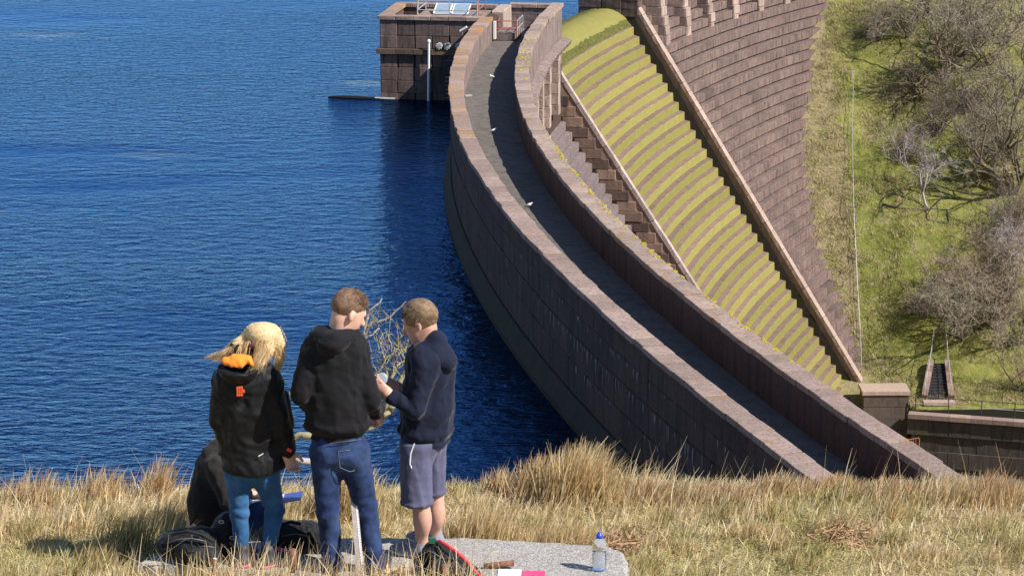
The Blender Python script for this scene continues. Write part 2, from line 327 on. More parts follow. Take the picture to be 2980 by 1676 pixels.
# ------------------------------------------------------------------ spillway: ogee crest, moss steps and wing walls
spill = empty('stepped_spillway', D(138, 5, -10), 'stepped spillway cascade with moss covered risers between two wing walls', 'spillway')
og = [(-.6, -1), (-.6, .8), (-.2, 1.2), (.3, 1.42), (.9, 1.56), (1.45, 1.6), (1.9, 1.52), (2.35, 1.34), (2.75, 1.1), (3.05, .82), (3.1, -1)]
sweep('crest_apron', SA - .2, SB + .1, og, M['ogee'], spill, .45, True, .03)
sweep('crest_sill', SA - .2, SB + .08, [(-.9, -1), (-.9, .9), (-.45, 1.3), (.1, 1.5), (.55, 1.55), (.6, 1.4), (.3, -1)], masonry('mossy_sill', (.075, .06, .035), (.12, .10, .055), .5, (.03, .025, .02), moss=((.10, .10, .025), .5)), spill, .6, False, .02)
og2 = [(2.6, -.6), (2.98, .86), (3.2, .62), (3.42, .3), (3.5, .05), (3.4, -.6)]
sweep('moss_fringe', SA - .1, SB + .05, og2, M['fringe'], spill, .35, False, .035)
for i in range(47):
    z = ZB + RISE - i * RISE; o = OB - RUN + i * RUN; e = random.uniform(-.015, .015)
    sweep('step', SA - .1, SB + .05, [(o - 1.3, z - RISE - .25), (o - 1.3, z + .2), (o - RUN + .02, z + .09), (o - .04 + e, z + .01), (o + e, z - .03), (o + .03 + e, z - RISE - .1)], M['steps'], spill, .7, False, .016)
def wing(s0, s1, h, matkey, face, hb):
    w = sweep('wing_wall', s0 + .06, s1 - .06, [(nose(2.4), 2.4 + h - .25), (nose(-33), -33 + h - .25), (nose(-33), -33 - hb), (nose(2.4) - .3, 2.4 - hb)], face, spill, .5)
    z = 2.2 if h > 1.5 else 1.7
    while z > -31.5:
        L = random.uniform(.68, .8) ; z2 = z - L
        o = bpy.data.objects.new('coping_stone', blk(matkey)); COL.objects.link(o); zm = (z + z2) / 2; sm = (s0 + s1) / 2
        o.location = D(sm, nose(zm), zm + h - .12 + random.uniform(-.015, .02)); o.rotation_euler = Euler((0, math.atan2(RISE, RUN), 0)).to_quaternion().to_euler()
        o.rotation_euler = (Matrix.Rotation(-PSI(sm), 3, 'Z') @ Matrix.Rotation(math.atan2(RISE, RUN), 3, 'Y')).to_euler()
        o.scale = (L * math.hypot(RUN, RISE) / RISE - .015, s1 - s0 + random.uniform(-.06, .06), .3); par(o, w); z = z2
    return w
wl_ = wing(SA - .7, SA - .1, 1.42, 'wing_white', M['brown'], 3.0)
for i in range(30):                                  # big side blocks of the near wing wall, seen from the bank
    z = 1.3 - i * .74; o1 = nose(z - 1.05); L = 1.75 + .25 * math.sin(i * 2.3)
    dstone('stone', SA - .82 - random.uniform(0, .05), SA - .5, o1 - L, o1 - .14, z - .72, z - .02, 'brown' if i % 3 else 'brown2', wl_)
wr_ = wing(SB + .05, SB + .85, 1.92, 'wing', M['brown'], 2.5)
sweep('dark_band', SB + .02, SB + .12, [(nose(1.2), 1.2 + .75), (nose(-33), -33 + .75), (nose(-33), -34), (nose(1.2) - .3, .4)], masonry('black_stone', (.03, .026, .02), (.05, .042, .03), .4, (.012, .012, .01), moss=((.035, .04, .012), .6)), wr_, .1)  # darker stone band low on the wing wall, along the step ends
for i in range(15):                                  # the pier that closes the far half against the spillway
    z = 1.0 + i * .62
    for (a, b) in ((-1.0, .9), (.92, 2.6), (2.62, 4.0)): dstone('stone', SB - .02 + random.uniform(-.02, .02), SB + 1.2, a, b, z, z + .61, 'tower', wr_)
# ------------------------------------------------------------------ far half of the dam
far = empty('far_dam_wall', D(170, 5, -5), 'far half of the dam with coursed pink stone face and pilasters', 'dam')
sweep('wall_core', SB + .9, 215, [(-.5, -20), (-.5, 7), (2.4, 7), (nose(1.5) - .45, 1.4), (nose(-33) - .5, -33), (3, -33)], M['shade_face'], far, 3)
END = [(2, 205), (-2.1, 192.5), (-4.4, 186.5), (-10.3, 175.6), (-13.7, 170), (-17.9, 163.6), (-22.8, 160.2), (-25.9, 158.5), (-34, 156)]
def s_end(z): zz = [e[0] for e in END][::-1]; ss = [e[1] for e in END][::-1]; return float(np.interp(z, zz, ss))
STN = []
zt = 1.55; ci = 0
while zt > -31:
    for a, b in runs(SB + .9 - random.uniform(0, .8) * (ci % 2), s_end(zt - .4), 1.5, 3.2): STN.append((a, b, zt))
    zt -= .78; ci += 1
STN.sort(key=lambda t: t[0] + .35 * abs(t[2] + 6)); rest = MB()
for k, (a, b, zt) in enumerate(STN):
    e = random.uniform(-.012, .012) + .05 * math.sin(zt * 7.7); o = nose(zt - 1.45) + e; a2 = max(a, SB + .8)
    if b - a2 < .2: continue
    if k < 296: dstone('stone', a2 + .002, b - .002, o - .9, o, zt - .665, zt + random.uniform(-.006, .006), 'course' if random.random() > (.10 if zt > -9 else .03) else 'course_dark', far)
    else:
        c = D((a + b) / 2, o - .45, zt - .3325); rest.box(c, (.9, b - a - .004, .665), rz=-PSI((a + b) / 2))
prop(rest.build('stone_courses', M['course'], far), kind='stuff')
for sp in np.arange(SB + 3.6, 200, 5.6):
    zz = -1.6 - (.35 if sp > 165 else 0)
    while zz < 6.6: dstone('pilaster_stone', sp - .55, sp + .55, 1.6, 5.45 - max(0, zz + 1) * .2 + random.uniform(-.02, .02), zz, zz + .76, 'pilaster', far); zz += .775
for a, b in runs(SB + .9, 205, 2.0, 3.0):
    for z in np.arange(1.62, 6.3, .78): dstone('panel_stone', a + .01, b - .01, 1.5, 2.75 - z * .05 + random.uniform(-.02, .02), z, z + .765, 'pilaster', far)
sweep('parapet_coping', SB, 208, [(-.2, 6.8), (-.2, 7.05), (2.7, 7.05), (2.7, 6.8)], M['coping'], far, 3)
# ------------------------------------------------------------------ intake tower
M['string'] = masonry('mossy_string_course', (.11, .075, .055), (.17, .115, .085), .6, (.035, .03, .025), lichen=(.22, .10, .03), lic_amt=.6)
TS0, TS1, TO0, TO1 = 116.0, 122.6, -6.85, .2
tw = empty('intake_tower', D(119, -3, 0), 'square dark masonry intake tower standing in the water beside the walkway', 'tower')
sweep('tower_core', TS0 + .2, TS1 - .2, [(TO0 + .2, -9), (TO0 + .2, 3.9), (TO1, 3.9), (TO1, -9)], M['shade_face'], tw, 6.2)
for z0, z1, out in ((-1.6, -.45, .1), (-.44, .43, 0), (.44, 1.28, 0), (1.29, 2.2, 0), (2.21, 3.1, 0), (3.5, 4.35, 0), (4.36, 5.42, 0)):
    for (a, b) in [(TO0 + i * 1.18 + random.uniform(-.1, .1) * (0 < i < 6), TO0 + (i + 1) * 1.18) for i in range(6)]:
        dstone('stone', TS0 - out + random.uniform(-.015, .015), TS0 + .45, a + .006, b - .006, z0, z1, 'tower', tw)
    for k in range(5):
        a = TS0 + .46 + k * 1.22; dstone('stone', a, a + 1.21, TO0 - out, TO0 + .45, z0, z1, 'tower', tw); dstone('stone', a, a + 1.21, TO1 - .3, TO1 + .2, z0, z1, 'tower', tw)
    dstone('back_wall_stone', TS1 - .45, TS1, TO0, TO1, z0, z1, 'tower', tw)
for k in range(6):
    a = TO0 - .2 + k * 1.24; dstone('string_stone', TS0 - .24, TS0 + .3, a, a + 1.23, 3.12, 3.48, 'string', tw)
for (s0, s1, o0, o1) in [(TS0 - .12, TS0 + .6, TO0 - .12 + k * 1.2, TO0 - .12 + (k + 1) * 1.2 - .01) for k in range(6)]: dstone('coping_stone', s0, s1, o0, o1, 5.44, HP, 'coping', tw)
for k in range(5):
    a = TS0 + .61 + k * 1.1; dstone('coping_stone', a, a + 1.09, TO0 - .12, TO0 + .62, 5.44, HP, 'coping_far', tw)
for k in range(6): a = TO0 - .12 + k * 1.2; dstone('coping_stone', TS1 - .55, TS1 + .1, a, a + 1.19, 5.44, HP, 'coping', tw)
sweep('deck_slab', TS0 + .5, TS1 - .5, [(TO0 + .5, 4.4), (TO0 + .5, 4.55), (TO1, 4.55), (TO1, 4.4)], M['deck'], tw, 3)
sweep('raised_platform', TS0 + .65, TS1 - 1.6, [(TO0 + 2.3, 4.56), (TO0 + 2.3, 5.5), (TO1 - .2, 5.5), (TO1 - .2, 4.56)], M['coping'], tw, 3)
for k in range(7): dstone('deck_plank', TS0 + .75, TS0 + 2.6, -2.0 + k * .26, -1.76 + k * .26, 5.51, 5.57, 'face2', tw)
def rail(parent, pts, h, mat, r=.028, mids=(.5,), name='rail'):
    for p in pts: MB().tube([p, (p[0], p[1], p[2] + h)], r * 1.15, 6).build('post', mat, parent)
    for f in (1,) + tuple(mids): MB().tube([(p[0], p[1], p[2] + h * f) for p in pts], r, 6).build(name, mat, parent)
rl = empty('tower_railing', D(118, -3, 5.5), 'pale metal safety railing round the top of the tower', 'railing')
rail(rl, [D(TS0 + .8, o, 5.5) for o in (-4.4, -2.2, -.3)], 1.15, M['rail'], .035, (.45,))
rail(rl, [D(s, -4.4, 5.5) for s in (TS0 + 1.1, TS0 + 4)], 1.15, M['rail'], .035, (.45,)); rail(rl, [D(s, -.3, 5.5) for s in (TS0 + 1.1, TS0 + 4.4)], 1.15, M['redrust'], .035, (.45,))
rail(rl, [D(TS0 + .7, o, 4.9) for o in (-5.2, -4.5)], .5, M['rail'], .03, ())
for k, o in enumerate((-3.0, -1.75)):
    ht = empty('access_hatch', D(TS0 + 3.0, o, 5.5), 'left glazed blue access hatch in white frame on tower top' if k == 0 else 'right glazed blue access hatch in white frame on tower top', 'hatch', 'hatches on the tower', rz=-PSI(TS0 + 3))
    p = PSI(TS0 + 3); Rz = Matrix.Rotation(-p, 3, 'Z'); c = Vector(D(TS0 + 3.0, o, 5.5))
    def L(v): return c + Rz @ Vector(v)
    mb = MB()
    for (a, b) in (((-.55, -.7, .08), (.55, -.7, .08)), ((-.55, .7, .55), (.55, .7, .55)), ((-.55, -.7, .08), (-.55, .7, .55)), ((.55, -.7, .08), (.55, .7, .55))): mb.tube([L(a), L(b)], .05, 4)
    mb.build('frame', M['white'], ht)
    mb = MB(); mb.add([L((-.52, -.66, .10)), L((.52, -.66, .10)), L((.52, .66, .55)), L((-.52, .66, .55)), L((-.52, -.66, .02)), L((.52, -.66, .02)), L((.52, .66, .02)), L((-.52, .66, .02))], [(0, 1, 2, 3), (4, 7, 6, 5), (0, 4, 5, 1), (1, 5, 6, 2), (2, 6, 7, 3), (3, 7, 4, 0)]); mb.build('pane', M['blueglass'], ht)
# fittings on the tower's near face
sg = empty('depth_gauge', D(TS0 - .1, -3.9, -1), 'tall white depth gauge pole fixed to the tower face', 'gauge'); b0 = D(TS0 - .32, -3.55, -2.6); b1 = D(TS0 - .32, -3.45, 3.95)
MB().tube([b0, b1], .085, 10).build('pole', M['white'], sg); mb = MB()
for z in (3.4, 2.0): mb.box(D(TS0 - .16, -3.48, z), (.3, .3, .12), rz=-PSI(TS0))
mb.build('bracket', M['dark'], sg); MB().lathe(D(TS0 - .32, -3.45, 3.95), [(.1, 0), (.13, .1), (.09, .24)], 10).build('cap', M['white'], sg)
for k, (o, nm) in enumerate(((-2.75, 'leftmost'), (-2.2, 'middle'), (-1.45, 'rightmost'))):
    vw = empty('valve_spindle', D(TS0 - .2, o, 3.9), nm + ' of three pale valve spindles above the tower ladder', 'valve', 'valve spindles on the tower face')
    Mx = Matrix.Rotation(-PSI(TS0), 3, 'Z') @ Matrix.Rotation(R(90), 3, 'X')
    MB().lathe(D(TS0 + .02, o, 3.75), [(.2, 0), (.2, .08), (.1, .1), (.1, .28), (.15, .3), (.15, .36)], 12, Mx).build('flange', M['rail'], vw)
    mb = MB()
    for a in range(8): q = Matrix.Rotation(-PSI(TS0), 3, 'Z') @ Vector((.19 * math.cos(a * .785), -.3, .19 * math.sin(a * .785))); mb.box(Vector(D(TS0 - .0, o, 3.75)) + q, (.07, .05, .07))
    mb.build('bolt_ring', M['white'], vw)
ld = empty('iron_ladder', D(TS0 - .1, -2, -1), 'dark iron ladder running down the tower face into the water', 'ladder')
for o in (-2.4, -1.75): MB().tube([D(TS0 - .22, o, -1.5), D(TS0 - .22, o, 3.1)], .04, 6).build('stile', M['dark'], ld)
for k in range(14): MB().tube([D(TS0 - .22, -2.4, -.9 + k * .28), D(TS0 - .22, -1.75, -.9 + k * .28)], .025, 5).build('rung', M['rail'], ld)
MB().box(D(TS0 - .1, -2.1, 2.3), (.5, .3, .9), rz=-PSI(TS0)).build('bracket', M['dark'], ld)
lp = empty('wall_lamp', D(TS0 - .2, -1.2, 4), 'white floodlight on a thin bracket above the tower ladder', 'lamp')
MB().tube([D(TS0 - .1, -1.12, 3.5), D(TS0 - .5, -1.15, 4.9)], .03, 6).build('arm', M['rail'], lp); mb = MB().box(D(TS0 - .65, -1.05, 5.0), (.55, .25, .12), rz=-PSI(TS0), ry=-.55); mb.build('lamp_head', M['white'], lp)
# boom floating by the tower
bm_ = empty('floating_boom', D(TS0 - .6, -9, 0), 'long dark tapering boom floating at the foot of the tower', 'boom')
a = np.array(atz(955, 284, .0)); b = np.array(atz(1150, 291, .0)); P_ = [a + (b - a) * t + [0, 0, .02] for t in np.linspace(0, 1, 14)]
MB().tube(P_, [.03, .1, .14, .16, .16, .155, .15, .14, .12, .1, .1, .08, .08, .08], 10).build('float', simple('wet_black_rubber', (.012, .012, .012), .5, .3, spec=.2), bm_, True)
MB().tube([a + (b - a) * .7 + [0, 0, .05], b + [0, 0, .05]], .09, 8).build('pale_end', M['rail'], bm_)
# walkway end: cross wall, steps and guard railing
ew = empty('walkway_end_wall', D(123, 2.4, DECK), 'stone wall closing the far end of the walkway', 'wall')
for i, (a, b) in enumerate(((.9, 1.9), (1.92, 2.9), (2.92, 3.8))):
    for z in (4.04, 4.5, 4.96): dstone('stone', 123.0, 123.7, a, b, z, z + .45, 'face2', ew)
    dstone('coping_stone', 122.9, 123.85, a, b, 5.46 if i else 5.44, HP, 'coping', ew)
dstone('pier', 119.5, 123.2, .3, 1.1, 4.04, 5.66, 'pilaster', ew)
st = empty('walkway_platform', D(117.6, 1.7, DECK), 'low stone platform with railing at the far end of the walkway', 'platform')
dstone('platform_block', 116.7, 119.4, 1.0, 2.35, 4.04, 4.6, 'face2', st)
gr = empty('guard_railing', D(117.5, 1.8, DECK), 'weathered guard railing round the platform at the walkway end', 'railing')
rail(gr, [D(116.6, o, 4.2) for o in (1.0, 2.4)], 1.2, M['redrust'], .035, (.55,)); rail(gr, [D(s, 2.42, 4.2) for s in (116.75, 117.7, 118.6, 119.6)], 1.2, M['rail'], .03, (.55,))
MB().box(D(116.35, .95, 4.8), (.16, .3, 1.2), rz=-PSI(116)).build('white_end_post', M['white'], gr)
# gulls resting along the shadow line on the walkway
def gull(loc, rz, label):
    g = empty('gull', loc, label, 'gull', 'gulls on the walkway', rz); Mz = Matrix.Rotation(rz, 3, 'Z') * .6
    def L(v): return Vector(loc) + Mz @ Vector(v)
    MB().tube([L((-.26, 0, .15)), L((-.18, 0, .17)), L((-.02, 0, .19)), L((.1, 0, .22)), L((.17, 0, .28)), L((.2, 0, .33)), L((.25, 0, .335)), L((.31, 0, .325))], [.01, .035, .085, .085, .05, .045, .04, .008], 10).build('body', M['white'], g, True)
    for sy in (-1, 1):
        MB().tube([L((.08, sy * .07, .23)), L((-.08, sy * .085, .21)), L((-.3, sy * .03, .17))], [.03, .05, .01], 6).build('wing', M['gullgrey'], g, True)
        MB().tube([L((0, sy * .03, .12)), L((.01, sy * .03, 0))], .009, 4).build('leg', M['redrust'], g)
M['gullgrey'] = simple('gull_grey', (.45, .46, .48), .7, .1)
for (px, py, rz, lb) in ((1432, 229, 2.9, 'white gull resting on the walkway deck nearest the tower'), (1436, 386, .3, 'white gull resting mid walkway on the edge of the shadow'), (1541, 603, .1, 'white gull resting on the walkway deck nearest the grassy bank')):
    p = atz(px, py, DECK + .03); gull((p[0], p[1], DECK + .03), rz, lb)
p = atz(1362, 280, DECK + .03); prop(MB().box((p[0], p[1], DECK + .06), (.45, .3, .06), rz=.4).build('drain_cover', M['rail']), 'pale drain cover lying beside the upstream parapet on the walkway', 'drain cover')

# ------------------------------------------------------------------ terrain
def fbm(x, y, sc, seed, oc=4):
    r = np.random.default_rng(seed); out = 0; a = 1; t = 0
    for o in range(oc):
        for k in range(3):
            th = r.uniform(0, 6.28); ph = r.uniform(0, 6.28); out = out + a * np.sin((x * math.cos(th) + y * math.sin(th)) * sc + ph + 1.7 * np.sin((x * math.sin(th) - y * math.cos(th)) * sc * .6 + ph * 2)); t += a
        a *= .5; sc *= 2.05
    return out / t * 1.6
def brow(x): return 17.5 + .1 * np.sin(x * .9 + 1) + .07 * np.sin(x * 2.3) + .006 * (x - 1) ** 2
def ground(x, y):
    x = np.asarray(x, float); y = np.asarray(y, float)
    z = 26.0 - .02 * (y - 16) + .03 * fbm(x, y, 1.7, 3) + .02 * fbm(x, y, 5, 4, 2)
    d = np.clip(y - brow(x), 0, None); z = z - np.where(d < .5, .38 * d * d, .38 * (d - .25))
    near = np.clip((9 - y) / 9, 0, 1); z = z + 3.6 * near
    u = np.clip((y - 60) / 30, 0, 1); z = z + fbm(x, y, .2, 9) * .5 * np.clip((y - 24) / 10, 0, 1)
    left = (y > 60) & (x < 12); z = np.where(left, z - u * 6, z)
    return z
def grid(name, xs, ys, hf, mat, smooth=True):
    X, Y = np.meshgrid(xs, ys); Z = hf(X, Y); nx, ny = len(xs), len(ys); V = np.c_[X.ravel(), Y.ravel(), Z.ravel()]
    Fc = [(j * nx + i, j * nx + i + 1, (j + 1) * nx + i + 1, (j + 1) * nx + i) for j in range(ny - 1) for i in range(nx - 1)]
    return obj(name, V, Fc, mat, None, smooth)
xs = np.concatenate([np.arange(-160, -9, 6), np.arange(-9, 9, .14), np.arange(9, 180, 6)]); ys = np.concatenate([np.arange(-40, 12, 4), np.arange(12, 22, .14), np.arange(22, 66, 1.2), np.arange(66, 200, 5)])
prop(grid('foreground_hillside', xs, ys, ground, M['soil']), kind='structure')
HY = [150, 195, 204.5, 205.8, 213, 215.5, 218.1, 221.9, 228.4, 234.1, 244.8, 250.6, 275, 330, 500]
HZ = [-36, -36, -36, -28.3, -27.0, -25.9, -22.8, -17.9, -13.7, -10.3, -4.4, -2.1, 11, 34, 110]
def hill(x, y):
    yy = y + .012 * (x - 30) * (y - 205) / 40 + .0 * x; yy = yy + np.clip(x - 30, 0, 100) * .07
    base = np.interp(yy, HY, HZ); m = np.clip((yy - 207) / 6, 0, 1)
    base = np.where((x < 31.3) & (y < 209.4), -36, base); m = np.where((x < 31.3) & (y < 209.4), 0, m)
    return base + m * (fbm(x, y, .33, 21) * .55 + fbm(x, y, 1.4, 22, 3) * .22)
xs = np.concatenate([np.arange(19, 52, .4), np.arange(48, 200, 4)]); ys = np.concatenate([np.arange(206.2, 252, .4), np.arange(252, 420, 6)])
prop(grid('far_hillside', xs, ys, hill, M['hill']), kind='structure')
prop(obj('basin_floor', [(12, 100, -35), (160, 100, -35), (160, 206, -35), (12, 206, -35)], [(0, 1, 2, 3)], simple('wet_basin_floor', (.03, .028, .022), .25, .5, 1)), kind='structure')
def hz(x, y): return float(hill(np.array(x), np.array(y)))
def onhill(px, py):                                  # the surveyed spot on the far hillside
    d = ray(px, py); t = 190.0
    while t < 330:
        p = np.array([0, 0, ZC]) + d * t
        if p[1] > 206.2 and p[2] < hz(p[0], p[1]): return p
        t += .12
    return p
# channel: end pier, retaining wall, fence
M['pierface'] = masonry('dark_pier_stone', (.085, .062, .05), (.12, .09, .07), .5, (.03, .025, .02))
ep = empty('training_pier', (28.5, 206.5, -28), 'square stone pier where the wing wall meets the channel wall', 'pier')
for i in range(8):
    z = -27.1 - i * .95; MB().box((29.2, 207.6 + random.uniform(-.02, .02), z - .47), (3.5, 2.2, .93), rz=.02).build('stone', M['retain'] if i > 1 else M['pierface'], ep)
MB().box((29.2, 207.65, -26.93), (3.75, 2.5, .3), rz=.02).build('capstone', M['wing'], ep)
rw = empty('retaining_wall', (45, 205.5, -30), 'long dark mossy retaining wall of the channel below the pasture', 'wall')
A = np.array([30.9, 206.0]); Bv = np.array([90, 190.]); dv = (Bv - A) / np.linalg.norm(Bv - A); ang = math.atan2(dv[1], dv[0])
for k in range(26):
    c = A + dv * (k * 1.62 + .8); 
    MB().box((c[0], c[1] - .25, -28.45), (1.6, .9, .36), rz=ang).build('coping_stone', M['coping'] if k < 9 else M['retain'], rw)
    for j in range(4): MB().box((c[0] + (.6 if j % 2 else 0), c[1] + random.uniform(-.03, .03), -29.3 - j * 1.3), (1.6, .9, 1.28), rz=ang).build('stone', M['retain'], rw)
c = A + dv * 20; MB().box((c[0], c[1] - .6, -33.2), (40, 1.5, .5), rz=ang).build('base_ledge', M['retain'], rw)
fn = empty('channel_fence', (45, 205, -28), 'low iron post and rail fence along the channel wall top', 'fence')
pts = []
for k in range(13):
    c = A + dv * (.6 + k * 2.55); pts.append((c[0], c[1] + .35, -28.3)); MB().tube([pts[-1], (c[0], c[1] + .35, -27.05)], .04, 5).build('post', M['dark'], fn)
for f in (.65, 1.2): MB().tube([(p[0], p[1], p[2] + f) for p in pts], .028, 5).build('rail', M['rail'] if f < 1 else M['dark'], fn)
hb = empty('red_gate_frame', aty(2655, 1300, 203), 'small red oxide barred frame standing behind the downstream parapet', 'gate'); mb = MB(); p0 = aty(2640, 1310, 203); p1 = aty(2674, 1310, 203)
for f in (0, 1): mb.tube([p0 * (1 - f) + p1 * f + [0, 0, -2], p0 * (1 - f) + p1 * f + [0, 0, .95]], .05, 5)
mb.build('post', M['redrust'], hb); MB().tube([p0 + [0, 0, .85], p1 + [0, 0, 1.0]], .05, 5).build('top_rail', M['redrust'], hb)
for f in (.3, .5, .7): q = p0 * (1 - f) + p1 * f; MB().tube([q + [0, 0, -2], q + [0, 0, .9]], .03, 5).build('bar', M['redrust'], hb)
# stair pit with handrails, laid flat on the slope
sp0 = onhill(2690, 1166); sp1 = onhill(2768, 1166); sp2 = onhill(2756, 1062); sp3 = onhill(2709, 1062)
sw = empty('hillside_stair', tuple(sp0), 'stone stair pit with its shade painted black, between kerbs and handrails on the lower pasture', 'stairway')
def lane(p, q, w, h, dz): # stones along p-q
    p = np.array(p); q = np.array(q); n = 6
    for k in range(n):
        c = p + (q - p) * ((k + .5) / n); L = np.linalg.norm(q - p) / n; dd = (q - p) / np.linalg.norm(q - p)
        MB().box((c[0], c[1], c[2] + dz), (w, L * .98, h), rz=math.atan2(dd[1], dd[0]) - math.pi / 2, rx=math.asin(dd[2])).build('side_stone', M['coping' if k % 2 else 'brown'], sw)
up_ = np.array([0, 0, .15])
lane(sp0, sp3, .45, .9, 0.05); lane(sp1, sp2, .45, .9, 0.05)
MB().add([sp0 + up_, sp1 + up_, sp2 + up_, sp3 + up_], [(0, 1, 2, 3)]).build('pit_shade_sheet', simple('pit_shade_black', (.006, .005, .005), .95, .2), sw)  # flat sheet painted black for the shade inside the pit
mb = MB(); n = 12
for k in range(n):
    f = k / n; a = sp0 * (1 - f) + sp3 * f; b = sp1 * (1 - f) + sp2 * f; c = (a + b) / 2
    MB().box((c[0], c[1], c[2] + .17), (np.linalg.norm(b - a) * .9, .25, .1)).build('stair_tread', M['dark'], sw)
c = (sp0 + sp1) / 2; MB().box((c[0], c[1] - .7, c[2] + .05), (2.5, .9, .25)).build('threshold_slab', M['wing'], sw)
for a, b in ((sp0, sp3), (sp1, sp2)):
    pts = [a + (b - a) * t for t in (0, .35, .7, 1.05, 1.4)]
    for q in pts: q[2] = max(q[2], hz(q[0], q[1]))
    for q in pts: MB().tube([q, q + [0, 0, 1.2]], .035, 5).build('handrail_post', M['rail'], sw)
    MB().tube([q + np.array([0, 0, 1.2]) for q in pts], .035, 5).build('handrail', M['rail'], sw)
# pale rail climbing the slope beside the dam
hr = empty('slope_handrail', (29, 216, -25), 'thin pale handrail climbing the grass strip beside the far dam face', 'handrail'); pts = [onhill(px, py) for px, py in ((2506, 1085), (2503, 990), (2496, 880), (2490, 760), (2484, 640), (2481, 520), (2480, 400), (2482, 290), (2480, 225))]
MB().tube([p + [0, 0, 1.0] for p in pts], .02, 5).build('rail', M['rail'], hr)
MB().tube([p + [.0, 0, .55] for p in pts], .016, 5).build('rail', M['rail'], hr)
for p in pts: MB().tube([p - [0, 0, .2], p + [0, 0, 1.02]], .03, 5).build('post', M['rail'], hr)
fp = onhill(2728, 628); ff = empty('wooden_frame', tuple(fp), 'empty wooden frame lying flat on the far pasture', 'frame')
for (a, b) in (((-.9, -.6), (.9, -.6)), ((-.9, .6), (.9, .6)), ((-.9, -.6), (-.9, .6)), ((.9, -.6), (.9, .6))):
    q = [np.array([fp[0] + v[0], fp[1] + v[1], hz(fp[0] + v[0], fp[1] + v[1]) + .04]) for v in (a, b)]; MB().tube(q, .05, 5).build('bar', M['dark'], ff)
# ------------------------------------------------------------------ bodies, clothes and bags as smooth implicit surfaces
def seg(p, a, b, ra, rb, flat=None, ratio=1.0):
    """distance to a tapered limb a-b; flat axis squashed by ratio"""
    a = np.asarray(a, float); b = np.asarray(b, float); ab = b - a; q = p - a
    t = np.clip((q @ ab) / max(ab @ ab, 1e-9), 0, 1); d = q - t[..., None] * ab
    if flat is not None:
        f = np.asarray(flat, float); f = f / np.linalg.norm(f); k = d @ f; d = d + (k * (1 / ratio - 1))[..., None] * f
    r = ra + (rb - ra) * t; L = np.sqrt((d * d).sum(-1))
    return (L - r) * (ratio if ratio < 1 else 1)
def ell(p, c, r, Mr=None):
    q = p - np.asarray(c, float)
    if Mr is not None: q = q @ Mr
    r = np.asarray(r, float); k = np.sqrt(((q / r) ** 2).sum(-1)); return (k - 1) * r.min()
def smin(a, b, k):
    h = np.clip(.5 + .5 * (b - a) / k, 0, 1); return b + (a - b) * h - k * h * (1 - h)
def smax(a, b, k): return -smin(-a, -b, k)
def uni(ds, k):
    o = ds[0]
    for d in ds[1:]: o = smin(o, d, k)
    return o
def nz(p, f, seed, oc=3):
    r = np.random.default_rng(seed); out = 0; a = 1
    for o in range(oc):
        for k in range(3):
            v = r.normal(size=3); v /= np.linalg.norm(v); w = r.normal(size=3); out = out + a * np.sin((p @ v) * f + r.uniform(0, 6) + 1.2 * np.sin((p @ w) * f * .7 + r.uniform(0, 6)))
        a *= .5; f *= 2.1
    return out / 4
def crease(p, f, seed, a=1): return np.abs(nz(p, f, seed, 1)) * a
def surf(fn, lo, hi, h):
    lo = np.asarray(lo, float); hi = np.asarray(hi, float); n = np.ceil((hi - lo) / h).astype(int) + 1
    ax = [lo[i] + h * np.arange(n[i]) for i in range(3)]; G = np.stack(np.meshgrid(*ax, indexing='ij'), -1); g = fn(G)
    g[0] = g[-1] = 1; g[:, 0] = g[:, -1] = 1; g[:, :, 0] = g[:, :, -1] = 1
    ins = g < 0; m = n - 1; acc = np.zeros((*m, 3)); cnt = np.zeros(m)
    def sl(d): return tuple(slice(d[i], d[i] + m[i]) for i in range(3))
    for axis in range(3):
        o = [i for i in range(3) if i != axis]
        for u in (0, 1):
            for v in (0, 1):
                a = [0, 0, 0]; a[o[0]] = u; a[o[1]] = v; b = list(a); b[axis] = 1
                ga, gb = g[sl(a)], g[sl(b)]; c = ins[sl(a)] != ins[sl(b)]; t = np.where(c, ga / np.where(c, ga - gb, 1), 0)
                for i in range(3): acc[..., i] += c * ((a[i] + (t if i == axis else 0)))
                cnt += c
    act = cnt > 0; idx = -np.ones(m, int); idx[act] = np.arange(act.sum())
    I = np.argwhere(act); V = lo + h * (I + acc[act] / cnt[act][:, None]); Fs = []
    for axis in range(3):
        o = [(axis + 1) % 3, (axis + 2) % 3]; s0 = [slice(None)] * 3; s1 = [slice(None)] * 3; s0[axis] = slice(0, -1); s1[axis] = slice(1, None)
        ch = ins[tuple(s0)] != ins[tuple(s1)]; E_ = np.argwhere(ch); E_ = E_[(E_[:, o[0]] > 0) & (E_[:, o[1]] > 0) & (E_[:, o[0]] < m[o[0]]) & (E_[:, o[1]] < m[o[1]])]
        if not len(E_): continue
        q = []
        for du, dv in ((-1, -1), (0, -1), (0, 0), (-1, 0)):
            c = E_.copy(); c[:, o[0]] += du; c[:, o[1]] += dv; q.append(idx[c[:, 0], c[:, 1], c[:, 2]])
        q = np.stack(q, 1); fl = ~ins[E_[:, 0], E_[:, 1], E_[:, 2]]; q[fl] = q[fl][:, ::-1]; Fs.append(q)
    return V, np.concatenate(Fs)
def nmesh(name, V, Q, mat, smooth=True):
    me = bpy.data.meshes.new(name); k = Q.shape[1]; me.vertices.add(len(V)); me.vertices.foreach_set('co', np.asarray(V, np.float32).ravel())
    me.loops.add(Q.size); me.loops.foreach_set('vertex_index', Q.astype(np.int32).ravel()); me.polygons.add(len(Q))
    me.polygons.foreach_set('loop_start', np.arange(0, Q.size, k, dtype=np.int32)); me.polygons.foreach_set('use_smooth', np.full(len(Q), smooth))
    me.update(calc_edges=True); me.validate(); me.materials.append(mat); return me
